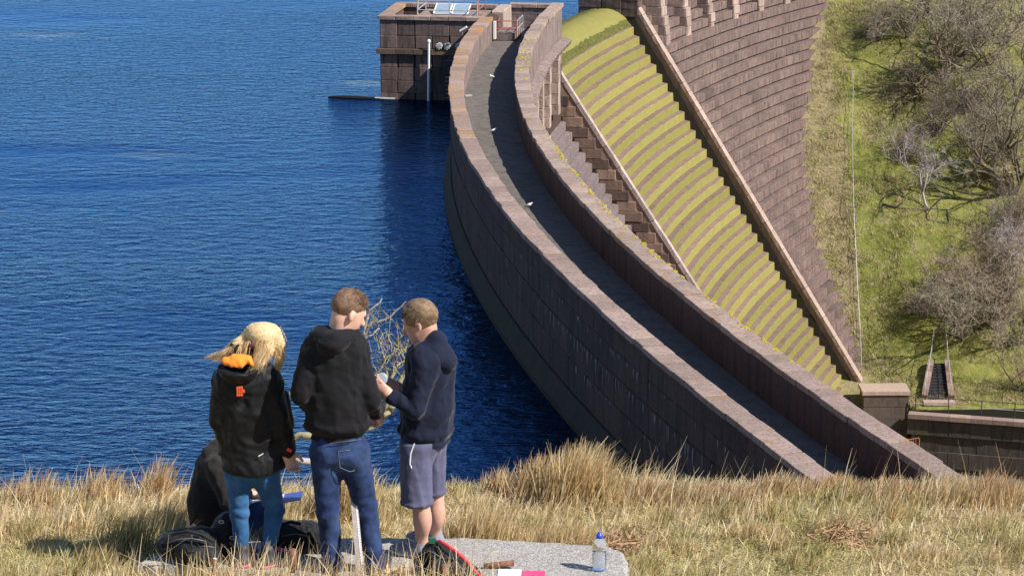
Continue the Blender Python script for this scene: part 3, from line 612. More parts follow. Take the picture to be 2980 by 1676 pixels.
def sobj(name, fn, lo, hi, h, mat, parent):
    V, Q = surf(fn, lo, hi, h); return link(name, nmesh(name, V, Q, mat), parent)
def cloth(name, col, rough=.9, var=.15, weave=260, bstr=.25, sheen=.15, fold=6, fstr=.28):
    m, nt, b, N = newmat(name); p = pos(nt, N); c = ramp(nt, N, noise(nt, N, p, 9, 5), [(.3, [x * (1 - var) for x in col]), (.7, [x * (1 + var) for x in col])])
    nt.links.new(c, b.inputs['Base Color']); b.inputs['Roughness'].default_value = rough; b.inputs['Specular IOR Level'].default_value = .2
    b.inputs['Sheen Weight'].default_value = sheen; b.inputs['Sheen Roughness'].default_value = .4
    ad = N('ShaderNodeMath', operation='MULTIPLY_ADD'); nt.links.new(noise(nt, N, p, weave, 2), ad.inputs[0]); ad.inputs[1].default_value = .1; nt.links.new(noise(nt, N, pos(nt, N, (1.1, 1.1, .8)), fold, 2, .45, .7), ad.inputs[2])
    bump(nt, N, b, ad.outputs[0], fstr, .05); return m
def fade(m, col, amt=.55):
    nt = m.node_tree; b = nt.nodes['Principled BSDF']; src = b.inputs['Base Color'].links[0].from_socket
    def N(t, **kw):
        n = nt.nodes.new(t)
        for k, v in kw.items():
            if k in ('data_type', 'blend_type'): setattr(n, k, v)
            else: n.inputs[k].default_value = v
        return n
    f = ramp(nt, N, noise(nt, N, pos(nt, N, (1, 1, .6)), 7, 3, .5), [(.48, 0), (.72, amt)]); nt.links.new(mix(nt, N, f, src, col), b.inputs['Base Color'])
def skinmat(name, col):
    m, nt, b, N = newmat(name); p = pos(nt, N); c = ramp(nt, N, noise(nt, N, p, 22, 4), [(.3, [x * .88 for x in col]), (.7, [min(1, x * 1.08) for x in col])])
    nt.links.new(c, b.inputs['Base Color']); b.inputs['Roughness'].default_value = .5; b.inputs['Subsurface Weight'].default_value = .15; b.inputs['Subsurface Radius'].default_value = (.012, .005, .003); b.inputs['Subsurface Scale'].default_value = 1
    return m
M['skin'] = skinmat('fair_skin', (.62, .36, .27)); M['skin2'] = skinmat('tanned_skin', (.52, .29, .21))
M['hood_black'] = cloth('black_fleece', (.0095, .009, .0105), sheen=.08); M['hood_navy'] = cloth('navy_fleece', (.009, .012, .028), sheen=.12)
M['shell_black'] = cloth('black_shell_fabric', (.0065, .0065, .0075), .5, fold=7, fstr=.5, sheen=.05); M['shell_grey'] = cloth('grey_shell_lining', (.028, .028, .03), .6)
M['brown_hood'] = cloth('faded_black_hoodie', (.022, .019, .018), sheen=.1); M['jean_dark'] = cloth('dark_denim', (.014, .028, .082), .85, .6, 500, fold=11, fstr=.22); M['jean_blue'] = cloth('bright_blue_denim', (.022, .085, .20), .8, .35, 500, fold=11, fstr=.22)
fade(M['jean_dark'], (.05, .085, .19)); fade(M['jean_blue'], (.07, .17, .33), .4)
M['shorts'] = cloth('grey_lilac_jersey', (.088, .088, .145), .95, .12, fold=8); M['orange'] = cloth('orange_fleece_lining', (.85, .24, .03), .9, .15); M['maroon'] = cloth('maroon_scarf', (.09, .02, .035)); 
M['pack'] = cloth('black_pack_nylon', (.008, .008, .009), .6, fold=16, fstr=.6); M['packgrey'] = cloth('charcoal_nylon', (.018, .018, .019), .7)
M['red'] = cloth('red_trim', (.62, .045, .055), .7); M['pink'] = simple('hot_pink', (.62, .06, .18), .6, .15); M['green'] = simple('green_tab', (.02, .10, .05), .7)
M['shoe'] = simple('dark_shoe', (.03, .03, .035), .6, .3); M['shoegrey'] = simple('grey_canvas_shoe', (.20, .20, .24), .8, .2); M['sole'] = simple('pale_sole', (.62, .61, .58), .7, .1)
def hairmat(name, a, b_):
    m, nt, b, N = newmat(name); p = pos(nt, N); hi = N('ShaderNodeAttribute', attribute_name='tone')
    c = mix(nt, N, hi.outputs['Fac'], a, b_); c = mix(nt, N, 1.0, c, ramp(nt, N, noise(nt, N, p, 60, 4), [(.3, .75), (.7, 1.2)]), 'MULTIPLY'); nt.links.new(c, b.inputs['Base Color']); b.inputs['Roughness'].default_value = .45
    b.inputs['Specular IOR Level'].default_value = .35; bump(nt, N, b, noise(nt, N, p, 170, 3, .7), .9, .006); return m
M['blonde'] = hairmat('blonde_hair', (.50, .32, .13), (.80, .60, .34)); M['brownhair'] = hairmat('short_brown_hair', (.10, .055, .03), (.24, .14, .08)); M['sandy'] = hairmat('sandy_hair', (.11, .065, .035), (.27, .175, .095))
SLAB = 26.09
def J(px, py, Y): return aty(px, py, Y)
def strands(name, roots, dirs, lens, mat, parent, w=.004, grav=.6, seed=1, segs=5, wind=(0, 0, 0)):
    r = np.random.default_rng(seed); n = len(roots); V = []; Q = []; tone = []
    roots = np.asarray(roots); dirs = np.asarray(dirs); lens = np.asarray(lens)
    side = np.cross(dirs, r.normal(size=(n, 3))); side /= np.linalg.norm(side, axis=1)[:, None] + 1e-9; P_ = roots.copy(); d = dirs.copy(); tn = r.uniform(0, 1, n)
    rows = []
    for k in range(segs + 1):
        f = k / segs; ww = (w * (1 - .75 * f))[:, None] if hasattr(w, '__len__') else w * (1 - .75 * f)
        rows.append((P_ - side * ww, P_ + side * ww)); P_ = P_ + d * (lens / segs)[:, None]; d = d + np.array([0, 0, -grav / segs]) + np.asarray(wind) / segs; d /= np.linalg.norm(d, axis=1)[:, None]
    V = np.stack([x for rw_ in rows for x in rw_], 1).reshape(-1, 3); m = 2 * (segs + 1); base = np.arange(n)[:, None] * m
    Q = np.concatenate([base + np.array([[2 * k, 2 * k + 1, 2 * k + 3, 2 * k + 2]]) for k in range(segs)])
    me = nmesh(name, V, Q, mat); at = me.attributes.new('tone', 'FLOAT', 'POINT'); at.data.foreach_set('value', np.repeat(tn, m).astype(np.float32)); return link(name, me, parent)
def hand(p, wrist, palm_dir, normal, size=1.0, curl=.5, thumb=1, spread=.25):
    """palm with four unequal bent fingers and a thumb leaving its side"""
    w = np.asarray(wrist, float); d = np.asarray(palm_dir, float); d = d / np.linalg.norm(d); n = np.asarray(normal, float); n = n - d * (n @ d); n /= np.linalg.norm(n); s = np.cross(d, n) * thumb
    ds = [seg(p, w - d * .04 * size, w + d * .01 * size, .027 * size, .028 * size, n, .75), seg(p, w + d * .02 * size, w + d * .075 * size, .036 * size, .04 * size, n, .42)]
    body = uni(ds, .02)
    for k, (off, L) in enumerate(((.030, .070), (.010, .080), (-.011, .074), (-.031, .058))):
        a = w + (d * .085 + s * off) * size; c1 = curl * 1.1; d1 = d * math.cos(c1) + n * math.sin(c1) + s * off * spread * 4; d1 /= np.linalg.norm(d1); b = a + d1 * L * .5 * size; c2 = c1 + curl * 1.5; d2 = d * math.cos(c2) + n * math.sin(c2); e = b + d2 * L * .55 * size
        body = smin(body, np.minimum(seg(p, a - d1 * .012 * size, b, .0098 * size, .009 * size), seg(p, b, e, .009 * size, .0075 * size)), .006)
    a = w + (d * .025 + s * .036) * size; b = a + (d * .6 + s * .65 + n * .35) * .04 * size; e = b + (d * .85 + s * .1 + n * .45) * .034 * size
    return smin(body, np.minimum(seg(p, a, b, .014 * size, .0115 * size), seg(p, b, e, .0115 * size, .009 * size)), .01)
def head_sdf(c, fwd, up, k=1.0):
    """a head: skull, jaw, nose, brow, lips, ears and neck stub"""
    f = np.asarray(fwd, float); f /= np.linalg.norm(f); u = np.asarray(up, float); u = u - f * (u @ f); u /= np.linalg.norm(u); s = np.cross(f, u); c = np.asarray(c, float); B = np.stack([s, f, u], 1)
    def L(v): return c + (s * v[0] + f * v[1] + u * v[2]) * k
    def fn(p):
        d = ell(p, L((0, -.012, .035)), np.array([.075, .096, .088]) * k, B)
        d = smin(d, ell(p, L((0, .035, -.035)), np.array([.060, .058, .085]) * k, B), .04 * k)
        d = smin(d, seg(p, L((0, .062, -.098)), L((0, .05, -.09)), .024 * k, .03 * k), .03 * k)           # chin
        d = smin(d, seg(p, L((0, .088, .0)), L((0, .112, -.036)), .010 * k, .015 * k), .012 * k)           # nose
        d = smin(d, seg(p, L((-.035, .080, .022)), L((.035, .080, .022)), .012 * k, .012 * k), .015 * k)   # brow
        d = smin(d, seg(p, L((-.018, .090, -.066)), L((.018, .090, -.066)), .007 * k, .007 * k), .008 * k) # mouth
        for sg in (-1, 1):
            d = smax(d, -ell(p, L((sg * .031, .098, .004)), np.array([.014, .012, .008]) * k, B), .008)    # eye sockets
            e = ell(p, L((sg * .080, -.008, -.012)), np.array([.010, .021, .033]) * k, B); e = smax(e, -ell(p, L((sg * .091, .0, -.010)), np.array([.008, .011, .019]) * k, B), .004); d = smin(d, e, .008)
        return d
    return fn, L, B
def person(pos_, label): return empty('person', pos_, label, 'person')
# ---- young man in black hoodie and dark jeans, seen from behind ----
Y2 = 15.8; g2 = J(1010, 1660, Y2); m2 = person((g2[0], Y2, SLAB), 'person in black hoodie and dark blue jeans, back turned, head bowed, middle of group')
hc = J(1014, 908, Y2 - .0); fwd = np.array([.86, .40, -.46]); hs, HL, HB = head_sdf(hc, fwd, (.15, .1, 1), 1.06)
nk = [J(996, 968, Y2 + .02), J(985, 1000, Y2)]
wrR = J(1096, 1197, Y2 + .20); 
def body2(p):
    d = hs(p); d = smin(d, seg(p, HL((0, -.03, -.05)), nk[1], .058, .066), .03)
    d = smin(d, seg(p, J(975, 1020, Y2 + .03), J(980, 1260, Y2 + .03), .14, .13, (0, 1, 0), .6), .05)
    for sx, hx in ((950, 940), (1040, 1030)): pass
    for a, b, c in ((J(945, 1300, Y2), J(953, 1487, Y2 - .01), J(965, 1640, Y2)), (J(1028, 1300, Y2), J(1066, 1476, Y2 + .02), J(1088, 1632, Y2))):
        d = smin(d, np.minimum(seg(p, a, b, .075, .052), seg(p, b, c, .05, .038)), .03)
    return d
V, Q = surf(body2, (g2[0] - .32, Y2 - .3, SLAB + .06), (g2[0] + .4, Y2 + .4, SLAB + 1.84), .011)
def handf(p): return smin(hand(p, wrR, (.25, .55, -.8), (-1, .3, 0), 1.05, .75, 1), seg(p, J(1090, 1185, Y2 + .1), wrR, .034, .027), .02)
V2, Q2 = surf(handf, wrR - [.13, .18, .16], wrR + [.14, .16, .12], .0048)
link('body', nmesh('body', np.concatenate([V, V2]), np.concatenate([Q, Q2 + len(V)]), M['skin']), m2)
def hoodie2(p):
    sh = [J(905, 1012, Y2), J(1046, 1010, Y2 + .02)]
    d = uni([seg(p, J(950, 1010, Y2 - .01), J(1010, 1012, Y2 + .01), .098, .098, (0, 1, 0), .8), seg(p, J(975, 1040, Y2 - .01), J(980, 1170, Y2), .19, .17, (0, 1, 0), .62), seg(p, J(980, 1170, Y2), J(982, 1262, Y2 + .005), .176, .165, (0, 1, 0), .66)], .07)
    el, er = J(876, 1152, Y2 - .07), J(1080, 1160, Y2 - .02)
    la = np.minimum(seg(p, J(914, 1030, Y2), el, .078, .06), seg(p, el, J(915, 1192, Y2 + .24), .058, .048))
    ra = np.minimum(seg(p, J(1036, 1030, Y2 + .02), er, .08, .062), seg(p, er, J(1093, 1190, Y2 + .16), .06, .046))
    d = smin(d, smin(la, ra, .01), .022)
    z = p[..., 2]; dz = z - J(980, 1262, Y2)[2]
    d = d - .012 * np.exp(-((dz - .05) / .03) ** 2) + .012 * np.exp(-(dz / .018) ** 2)
    d = d + .010 * nz(p * [1, 1, .55], 20, 5, 2) + .017 * crease(p * [1, 1, .5], 34, 7) + .010 * crease(p * [1, 1, .8], 70, 8) - .008 + .007 * np.sin((p[..., 0] - J(975, 1000, Y2)[0]) * 30 * (1.6 - (p[..., 2] - SLAB)) + 1.5 * nz(p, 6, 4)) * np.clip((p[..., 2] - SLAB - .85) * 2.5, 0, 1)
    return smax(d, J(980, 1277, Y2)[2] - z, .01)
sobj('hoodie', hoodie2, (g2[0] - .42, Y2 - .3, SLAB + .78), (g2[0] + .36, Y2 + .36, SLAB + 1.6), .0105, M['hood_black'], m2)
def hood2(p):
    c = J(973, 985, Y2 - .045); B = np.stack([[1, 0, 0], [0, .87, .5], [0, -.5, .87]], 1)
    d = ell(p, J(976, 968, Y2 + .0), (.118, .105, .045), np.eye(3)); d = smin(d, seg(p, J(925, 980, Y2 - .02), J(975, 1000, Y2 - .11), .05, .055), .05); d = smin(d, seg(p, J(975, 1000, Y2 - .11), J(1028, 978, Y2 - .01), .055, .048), .05)
    d = smin(d, seg(p, J(950, 1012, Y2 - .1), J(968, 1042, Y2 - .1), .05, .025), .05)
    d = smax(d, -ell(p, J(988, 945, Y2 + .02), (.085, .085, .075)), .02)
    return d + .007 * nz(p * [1, 1, 2], 30, 8)
sobj('hood', hood2, (g2[0] - .3, Y2 - .26, SLAB + 1.3), (g2[0] + .25, Y2 + .2, SLAB + 1.65), .009, M['hood_black'], m2)
def jeans2(p):
    d = uni([seg(p, J(958, 1285, Y2), J(1015, 1287, Y2), .098, .098, (0, 1, 0), .85), seg(p, J(962, 1318, Y2 - .02), J(1018, 1318, Y2 - .02), .10, .10, (0, 1, 0), .95)], .05)
    for k, (a, b, c) in enumerate(((J(948, 1318, Y2), J(955, 1490, Y2 - .01), J(967, 1650, Y2)), (J(1028, 1318, Y2), J(1066, 1480, Y2 + .02), J(1090, 1644, Y2)))):
        leg = smin(seg(p, a, b, .1, .068), seg(p, b, c, .068, .06), .02); zz = p[..., 2]
        kn = np.exp(-((zz - b[2] - .02) / .13) ** 2) + .9 * np.exp(-((zz - c[2] - .07) / .08) ** 2); leg = leg + kn * .0032 * np.sin(zz * 62 + 22 * (p[..., 0] - b[0]) + 5 * nz(p, 7, 11 + k)); d = smin(d, leg, .03)
    return smax(d + .003 * nz(p, 24, 12) + .010 * crease(p * [1, 1, 1.5], 46, 13) + .005 * crease(p, 85, 14) - .004, p[..., 2] - J(980, 1262, Y2)[2], .01)
sobj('jeans', jeans2, (g2[0] - .32, Y2 - .24, SLAB + .0), (g2[0] + .34, Y2 + .24, SLAB + .9), .0095, M['jean_dark'], m2)
def patch(name, px0, py0, px1, py1, Y, mat, parent, w=1, th=.004):   # thin stitched patch lying on the cloth
    P4 = [J(px0, py0, Y), J(px1, py0, Y), J(px1, py1, Y), J(px0, py1, Y)]; mb = MB(); mb.add([*P4, *[q + np.array([0, .05, 0]) for q in P4]], [(3, 2, 1, 0), (0, 1, 5, 4), (1, 2, 6, 5), (2, 3, 7, 6), (3, 0, 4, 7)]); return mb.build(name, mat, parent)
M['stitch'] = simple('pale_stitching', (.12, .13, .2), .8, .2)
for (a, b) in (((984, 1314), (1046, 1304)), ((1046, 1304), (1052, 1362)), ((984, 1314), (990, 1360)), ((990, 1360), (1018, 1372)), ((1018, 1372), (1052, 1362)), ((903, 1292), (930, 1302)), ((960, 1290), (1062, 1276))):
    pts = [J(a[0] + (b[0] - a[0]) * t, a[1] + (b[1] - a[1]) * t, Y2 - .115 + .09 * abs((a[0] + (b[0] - a[0]) * t - 985) / 75) ** 3) for t in np.linspace(0, 1, 6)]
    MB().tube(pts, .0022, 4).build('stitching', M['stitch'], m2)
def shoes(parent, feet, mat, sole, size=1.0, lace=None):
    for (a, dirv) in feet:
        a = np.asarray(a, float); d = np.array([*dirv, 0.]); d /= np.linalg.norm(d); zf = a[2]
        def fn(p):
            q = uni([seg(p, a + [0, 0, .055], a + d * .05 + [0, 0, .05], .045, .045), seg(p, a - d * .03 + [0, 0, .035], a + d * .14 + [0, 0, .03], .042, .045, (0, 0, 1), .8), seg(p, a + d * .13 + [0, 0, .03], a + d * .2 + [0, 0, .022], .044, .034, (0, 0, 1), .7)], .03)
            q = smin(q, seg(p, a + [0, 0, .06], a + [0, 0, .1], .042, .044), .02); return smax(q, zf + .012 - p[..., 2], .004)
        o = sobj('shoe', fn, a + [-.28, -.28, -.02], a + [.28, .28, .17], .0095, mat, parent)
        def fs(p): return smax(smax(uni([seg(p, a - d * .03, a + d * .14, .046, .05), seg(p, a + d * .13, a + d * .2, .05, .04)], .03), zf - p[..., 2], .003), p[..., 2] - zf - .022, .003)
        V, Q = surf(fs, a + [-.28, -.28, -.03], a + [.28, .28, .05], .0095); link('sole', nmesh('sole', V, Q, sole), o)
        if lace:
            mb = MB()
            for k in range(4): c = a + d * (.06 + .03 * k) + [0, 0, .092 - .012 * k]; s_ = np.array([-d[1], d[0], 0]) * .04; mb.tube([c - s_, c + [0, 0, .012], c + s_], .008, 5)
            mb.build('lace', lace, o)
def foot(px, Y): q = J(px, 1600, Y); return np.array([q[0], Y, SLAB + .002])
shoes(m2, [(foot(968, Y2 - .0), (.05, 1)), (foot(1091, Y2 - .0), (.3, 1))], M['shoe'], M['shoe'])
# short hair: faded at the sides, longer on top
def scalp(L, B, c, n, cond, r=(.0795, .103, .094), off=(0, -.012, .035), seed=3, k=1.06):
    rr = np.random.default_rng(seed); v = rr.normal(size=(n * 6, 3)); v /= np.linalg.norm(v, axis=1)[:, None]; v = v[[cond(q) for q in v]][:n]; P_ = np.array([L(np.array(off) + q * np.array(r)) for q in v]); dw = v @ B.T; return v, P_, dw
def cap_hair(nm, hs_, L, B, kk, mat, parent, cut, thick=.006, lump=.006, seed=1):
    def fn(p):
        q = (p - L((0, 0, 0))) @ B / kk
        d = ell(p, L((0, -.014, .037)), np.array([.0775, .0985, .0915]) * kk, B) - thick + lump * nz(p, 75, seed, 2)
        return smax(smax(d, cut(q), .012), -hs_(p) - .012, .004)
    c = L((0, 0, 0)); V, Q = surf(fn, c - .16, c + .17, .0065); me = nmesh(nm, V, Q, mat); rr = np.random.default_rng(seed); at = me.attributes.new('tone', 'FLOAT', 'POINT'); t = .5 + .5 * nz(V, 90, seed + 4, 2); at.data.foreach_set('value', np.clip(t, 0, 1).astype(np.float32)); return link(nm, me, parent)
cap_hair('hair', hs, HL, HB, 1.06, M['brownhair'], m2, lambda q: np.maximum(-(q[..., 2] + .035 + np.where(q[..., 1] > -.02, .55 * (q[..., 1] + .02), 0)), q[..., 1] - .075 - .0 * q[..., 2]), .004, .004, 2)
v, P_, dw = scalp(HL, HB, hc, 3600, lambda q: q[2] > .12 + .2 * abs(q[0]) and q[1] < .9, k=1.06); strands('hair_top', P_, dw * .35 + np.array([.55, .45, -.25]) + RNG.normal(size=dw.shape) * .3, RNG.uniform(.012, .024, len(P_)), M['brownhair'], m2, .0017, .9, 2, 3)

# ---- blonde woman in black shell jacket ----
Y1 = 15.94; g1 = J(735, 1640, Y1); m1 = person((g1[0], Y1, SLAB), 'person with long blonde hair in black jacket with orange hood lining and blue jeans')
hc = J(764, 995, Y1 + .05); hs1, HL1, HB1 = head_sdf(hc, (.30, .80, -.55), (.12, .3, 1), .98); wr1 = J(836, 1318, Y1 - .02)
def body1(p):
    d = hs1(p); d = smin(d, seg(p, HL1((0, -.04, -.05)), J(742, 1075, Y1), .05, .06), .03); d = smin(d, seg(p, J(725, 1110, Y1), J(732, 1340, Y1), .12, .115, (0, 1, 0), .6), .05)
    for a, b, c in ((J(695, 1370, Y1), J(697, 1488, Y1), J(704, 1600, Y1)), (J(770, 1370, Y1), J(798, 1480, Y1 + .05), J(777, 1606, Y1 - .02))): d = smin(d, np.minimum(seg(p, a, b, .068, .046), seg(p, b, c, .045, .034)), .03)
    return d
V, Q = surf(body1, (g1[0] - .25, Y1 - .3, SLAB + .05), (g1[0] + .3, Y1 + .4, SLAB + 1.6), .011)
def handf1(p): return smin(hand(p, wr1, (.32, -.05, -.95), (.45, -.6, -.15), .98, .62, -1), seg(p, J(830, 1300, Y1 - .02), wr1, .032, .025), .02)
V2, Q2 = surf(handf1, wr1 - [.13, .16, .18], wr1 + [.16, .14, .1], .0048); link('body', nmesh('body', np.concatenate([V, V2]), np.concatenate([Q, Q2 + len(V)]), M['skin']), m1)
def jacket1(p):
    d = uni([seg(p, J(665, 1110, Y1), J(768, 1108, Y1), .088, .088, (0, 1, 0), .85), seg(p, J(716, 1130, Y1), J(722, 1230, Y1), .178, .172, (0, 1, 0), .66), seg(p, J(722, 1230, Y1), J(735, 1345, Y1 - .01), .172, .198, (0, 1, 0), .68)], .07)
    el, er = J(640, 1225, Y1 - .03), J(812, 1222, Y1 - .03)
    la = np.minimum(seg(p, J(652, 1125, Y1), el, .078, .066), seg(p, el, J(672, 1262, Y1 + .22), .064, .055)); ra = np.minimum(seg(p, J(780, 1122, Y1), er, .078, .064), seg(p, er, J(832, 1306, Y1 - .02), .064, .055))
    d = smin(d, smin(la, ra, .01), .018); z = p[..., 2]
    d = d + .012 * nz(p * [1, 1, .55], 18, 31, 2) + .02 * crease(p * [1, 1, .6], 32, 33) + .012 * crease(p, 66, 34) - .009
    return smax(d, J(735, 1362, Y1)[2] - z + .02 * np.sin(p[..., 0] * 9), .012)
sobj('jacket', jacket1, (g1[0] - .4, Y1 - .3, SLAB + .45), (g1[0] + .4, Y1 + .36, SLAB + 1.3), .0105, M['shell_black'], m1)
# open jacket front hanging on the right, greyer lining showing
def flap(p): return uni([seg(p, J(826, 1150, Y1 + .05), J(838, 1230, Y1 + .06), .035, .035), seg(p, J(838, 1230, Y1 + .06), J(838, 1300, Y1 + .04), .036, .026)], .03) + .006 * nz(p, 40, 3)
sobj('jacket_front', flap, J(826, 1150, Y1) + [-.14, -.12, -.45], J(838, 1150, Y1) + [.14, .2, .1], .0095, M['shell_grey'], m1)
def hood1(p):  # stand-up hood lying open, a bowl
    c = J(695, 1074, Y1 - .075); d = ell(p, c, (.125, .10, .085)); d = np.abs(smax(d, -ell(p, c + [.01, .0, .045], (.112, .088, .085)), .01)) - .006
    return np.maximum(smax(ell(p, c, (.125, .10, .095)), -ell(p, c + [.01, .0, .05], (.108, .084, .09)), .012), p[..., 2] - c[2] - .018 - .3 * (p[..., 1] - c[1])) + .006 * nz(p, 35, 6)
sobj('hood', hood1, J(695, 1062, Y1 - .06) - [.18, .16, .14], J(695, 1062, Y1 - .06) + [.18, .16, .12], .0085, M['shell_black'], m1)
LB = np.stack([[1, 0, 0], [0, .62, .78], [0, -.78, .62]], 1)
sobj('hood_lining', lambda p: ell(p, J(694, 1049, Y1 - .10), (.09, .046, .022), LB) + .006 * nz(p * [1, 1, .6], 50, 7, 2) + .012 * crease(p * [1, .6, .6], 55, 9) - .004, J(696, 1049, Y1 - .085) - .14, J(696, 1049, Y1 - .085) + .14, .0085, M['orange'], m1)
sobj('scarf', lambda p: uni([seg(p, J(690, 1020, Y1 - .01), J(750, 1012, Y1 + .0), .058, .058), seg(p, J(705, 1034, Y1 - .03), J(752, 1028, Y1 - .01), .05, .052)], .02) + .006 * np.sin(p[..., 2] * 130) + .004 * nz(p, 40, 8), J(720, 1022, Y1) - [.2, .14, .12], J(720, 1022, Y1) + [.2, .14, .13], .0085, M['shell_black'], m1)
MB().tube([J(706, 1008, Y1 - .06), J(727, 1003, Y1 - .075), J(752, 1008, Y1 - .055)], [.014, .018, .014], 8).build('scarf_band', M['maroon'], m1, True)
sobj('jeans', lambda p: smax(uni([seg(p, J(700, 1362, Y1), J(768, 1362, Y1), .09, .09, (0, 1, 0), .85), smin(seg(p, J(694, 1380, Y1), J(697, 1490, Y1), .088, .055), seg(p, J(697, 1490, Y1), J(705, 1612, Y1), .058, .042), .02), smin(seg(p, J(772, 1380, Y1), J(800, 1482, Y1 + .05), .088, .057), seg(p, J(800, 1482, Y1 + .05), J(778, 1616, Y1 - .02), .058, .042), .02)], .035) + .003 * np.sin(p[..., 2] * 66 + 20 * p[..., 0] + 5 * nz(p, 7, 3)) * np.exp(-((p[..., 2] - SLAB - .36) / .12) ** 2) + .008 * crease(p * [1, 1, 1.6], 50, 4) - .002, p[..., 2] - J(735, 1340, Y1)[2], .01), (g1[0] - .3, Y1 - .22, SLAB + .0), (g1[0] + .3, Y1 + .26, SLAB + .68), .009, M['jean_blue'], m1)
shoes(m1, [(foot(706, Y1 - .02), (-.1, 1)), (foot(780, Y1 - .04), (.55, .8))], M['shoe'], M['pink'], .95, M['pink'])
mb = MB(); c0 = J(698, 1139, Y1)                          # orange emblem: three rows of small block letters on the back
for r_, row in enumerate(((0, 1, 2), (0, 1, 2, 3), (0, 1, 2))):
    for q in row:
        x = 688 + q * 6 + r_ * .3; y = 1127 + r_ * 9
        P4 = [J(x + dx + .6 * dy / 9, y + dy - 1.2 * q * .3, Y1 - .145) for dx, dy in ((0, 0), (5, 0), (5, 8), (0, 8))]; mb.add([*P4, *[v + np.array([0, .03, 0]) for v in P4]], [(3, 2, 1, 0), (0, 1, 5, 4), (1, 2, 6, 5), (2, 3, 7, 6), (3, 0, 4, 7)])
mb.build('back_emblem', simple('orange_print', (.72, .10, .02), .7, .1), m1)
MB().tube([J(752, 1327, Y1 - .148), J(766, 1319, Y1 - .145)], .0035, 4).build('zip_pull', M['white'], m1); MB().box(J(842, 1309, Y1 - .085), (.03, .02, .018), ry=.5).build('cuff_tab', M['red'], m1)
# long hair: a smooth crown parted at the nape, one lock blown left and two falling right
LOCK = [([J(735, 968, Y1), J(695, 1003, Y1 - .03), J(655, 1030, Y1 - .03), J(632, 1034, Y1 - .02)], [.04, .028, .015, .004]), ([J(778, 985, Y1 - .03), J(768, 1020, Y1 - .06), J(752, 1052, Y1 - .075), J(738, 1076, Y1 - .075)], [.055, .046, .03, .006]), ([J(795, 968, Y1 + .0), J(808, 1005, Y1 - .01), J(812, 1040, Y1 - .01), J(809, 1066, Y1 - .01)], [.045, .033, .02, .005])]
def hair1(p):
    d = ell(p, J(766, 976, Y1 + .03), (.104, .115, .078)); d = smin(d, ell(p, J(757, 968, Y1 - .02), (.082, .07, .06)), .03)
    for P_, r_ in LOCK:
        for k in range(3): d = smin(d, seg(p, P_[k], P_[k + 1], r_[k], r_[k + 1], (0, 1, 0), .55), .028)
    a = np.arctan2(p[..., 0] - J(766, 976, Y1)[0], p[..., 2] - J(766, 960, Y1)[2]); return d + .0012 * np.sin(a * 40 + 4 * nz(p, 14, 6)) + .0015 * nz(p * [1, 1, .3], 70, 5, 2)
V, Q = surf(hair1, J(720, 1010, Y1) - [.24, .2, .2], J(720, 1010, Y1) + [.27, .26, .22], .0062); me = nmesh('hair', V, Q, M['blonde']); a_ = np.arctan2(V[:, 0] - J(766, 976, Y1)[0], V[:, 2] - J(766, 960, Y1)[2]); me.attributes.new('tone', 'FLOAT', 'POINT').data.foreach_set('value', np.clip(.62 + .4 * np.sin(a_ * 57 + 5 * nz(V, 18, 8)) * .6 + .3 * nz(V, 60, 9, 2), 0, 1).astype(np.float32)); link('hair', me, m1)
for k, (P_, r_) in enumerate(LOCK):
    n = 1100; f = RNG.uniform(0, .92, n); i = np.minimum((f * 3).astype(int), 2); A_ = np.array(P_)[i]; B_ = np.array(P_)[i + 1]; t = (f * 3 - i)[:, None]; rad = np.interp(f, [0, .33, .66, 1], r_)[:, None]; q = A_ + (B_ - A_) * t + RNG.normal(size=(n, 3)) * rad * [.55, .45, .55]; d0 = (B_ - A_) / np.linalg.norm(B_ - A_, axis=1)[:, None] + RNG.normal(size=(n, 3)) * .065; strands('hair_strands', q, d0, RNG.uniform(.05, .11, n), M['blonde'], m1, .0010, .15, 20 + k, 4)
n = 1800; v = RNG.normal(size=(n, 3)); v /= np.linalg.norm(v, axis=1)[:, None]; v = v[(v[:, 2] > -.2)]; q = J(766, 976, Y1 + .03) + v * [.106, .117, .08]; d0 = np.c_[v[:, 0] * 1.0, v[:, 1] * .8 - .2, -.55 - .4 * v[:, 2]] + RNG.normal(size=v.shape) * .045; d0 = d0 - v * ((d0 * v).sum(1) * .92)[:, None]; d0 /= np.linalg.norm(d0, axis=1)[:, None]; strands('hair_strands', q, d0, RNG.uniform(.03, .06, len(q)), M['blonde'], m1, .0010, .25, 31, 4)
n = 26; q = np.array([J(715 + RNG.uniform(-14, 14), 998 + RNG.uniform(-8, 6), Y1 - .085) for k in range(n)]); d0 = np.c_[RNG.uniform(-.55, -.05, n), RNG.uniform(-.2, 0, n), np.full(n, -1.)]; strands('hair_wisps', q, d0, RNG.uniform(.06, .13, n), M['blonde'], m1, .0028, .2, 33, 5, (-.15, 0, 0))

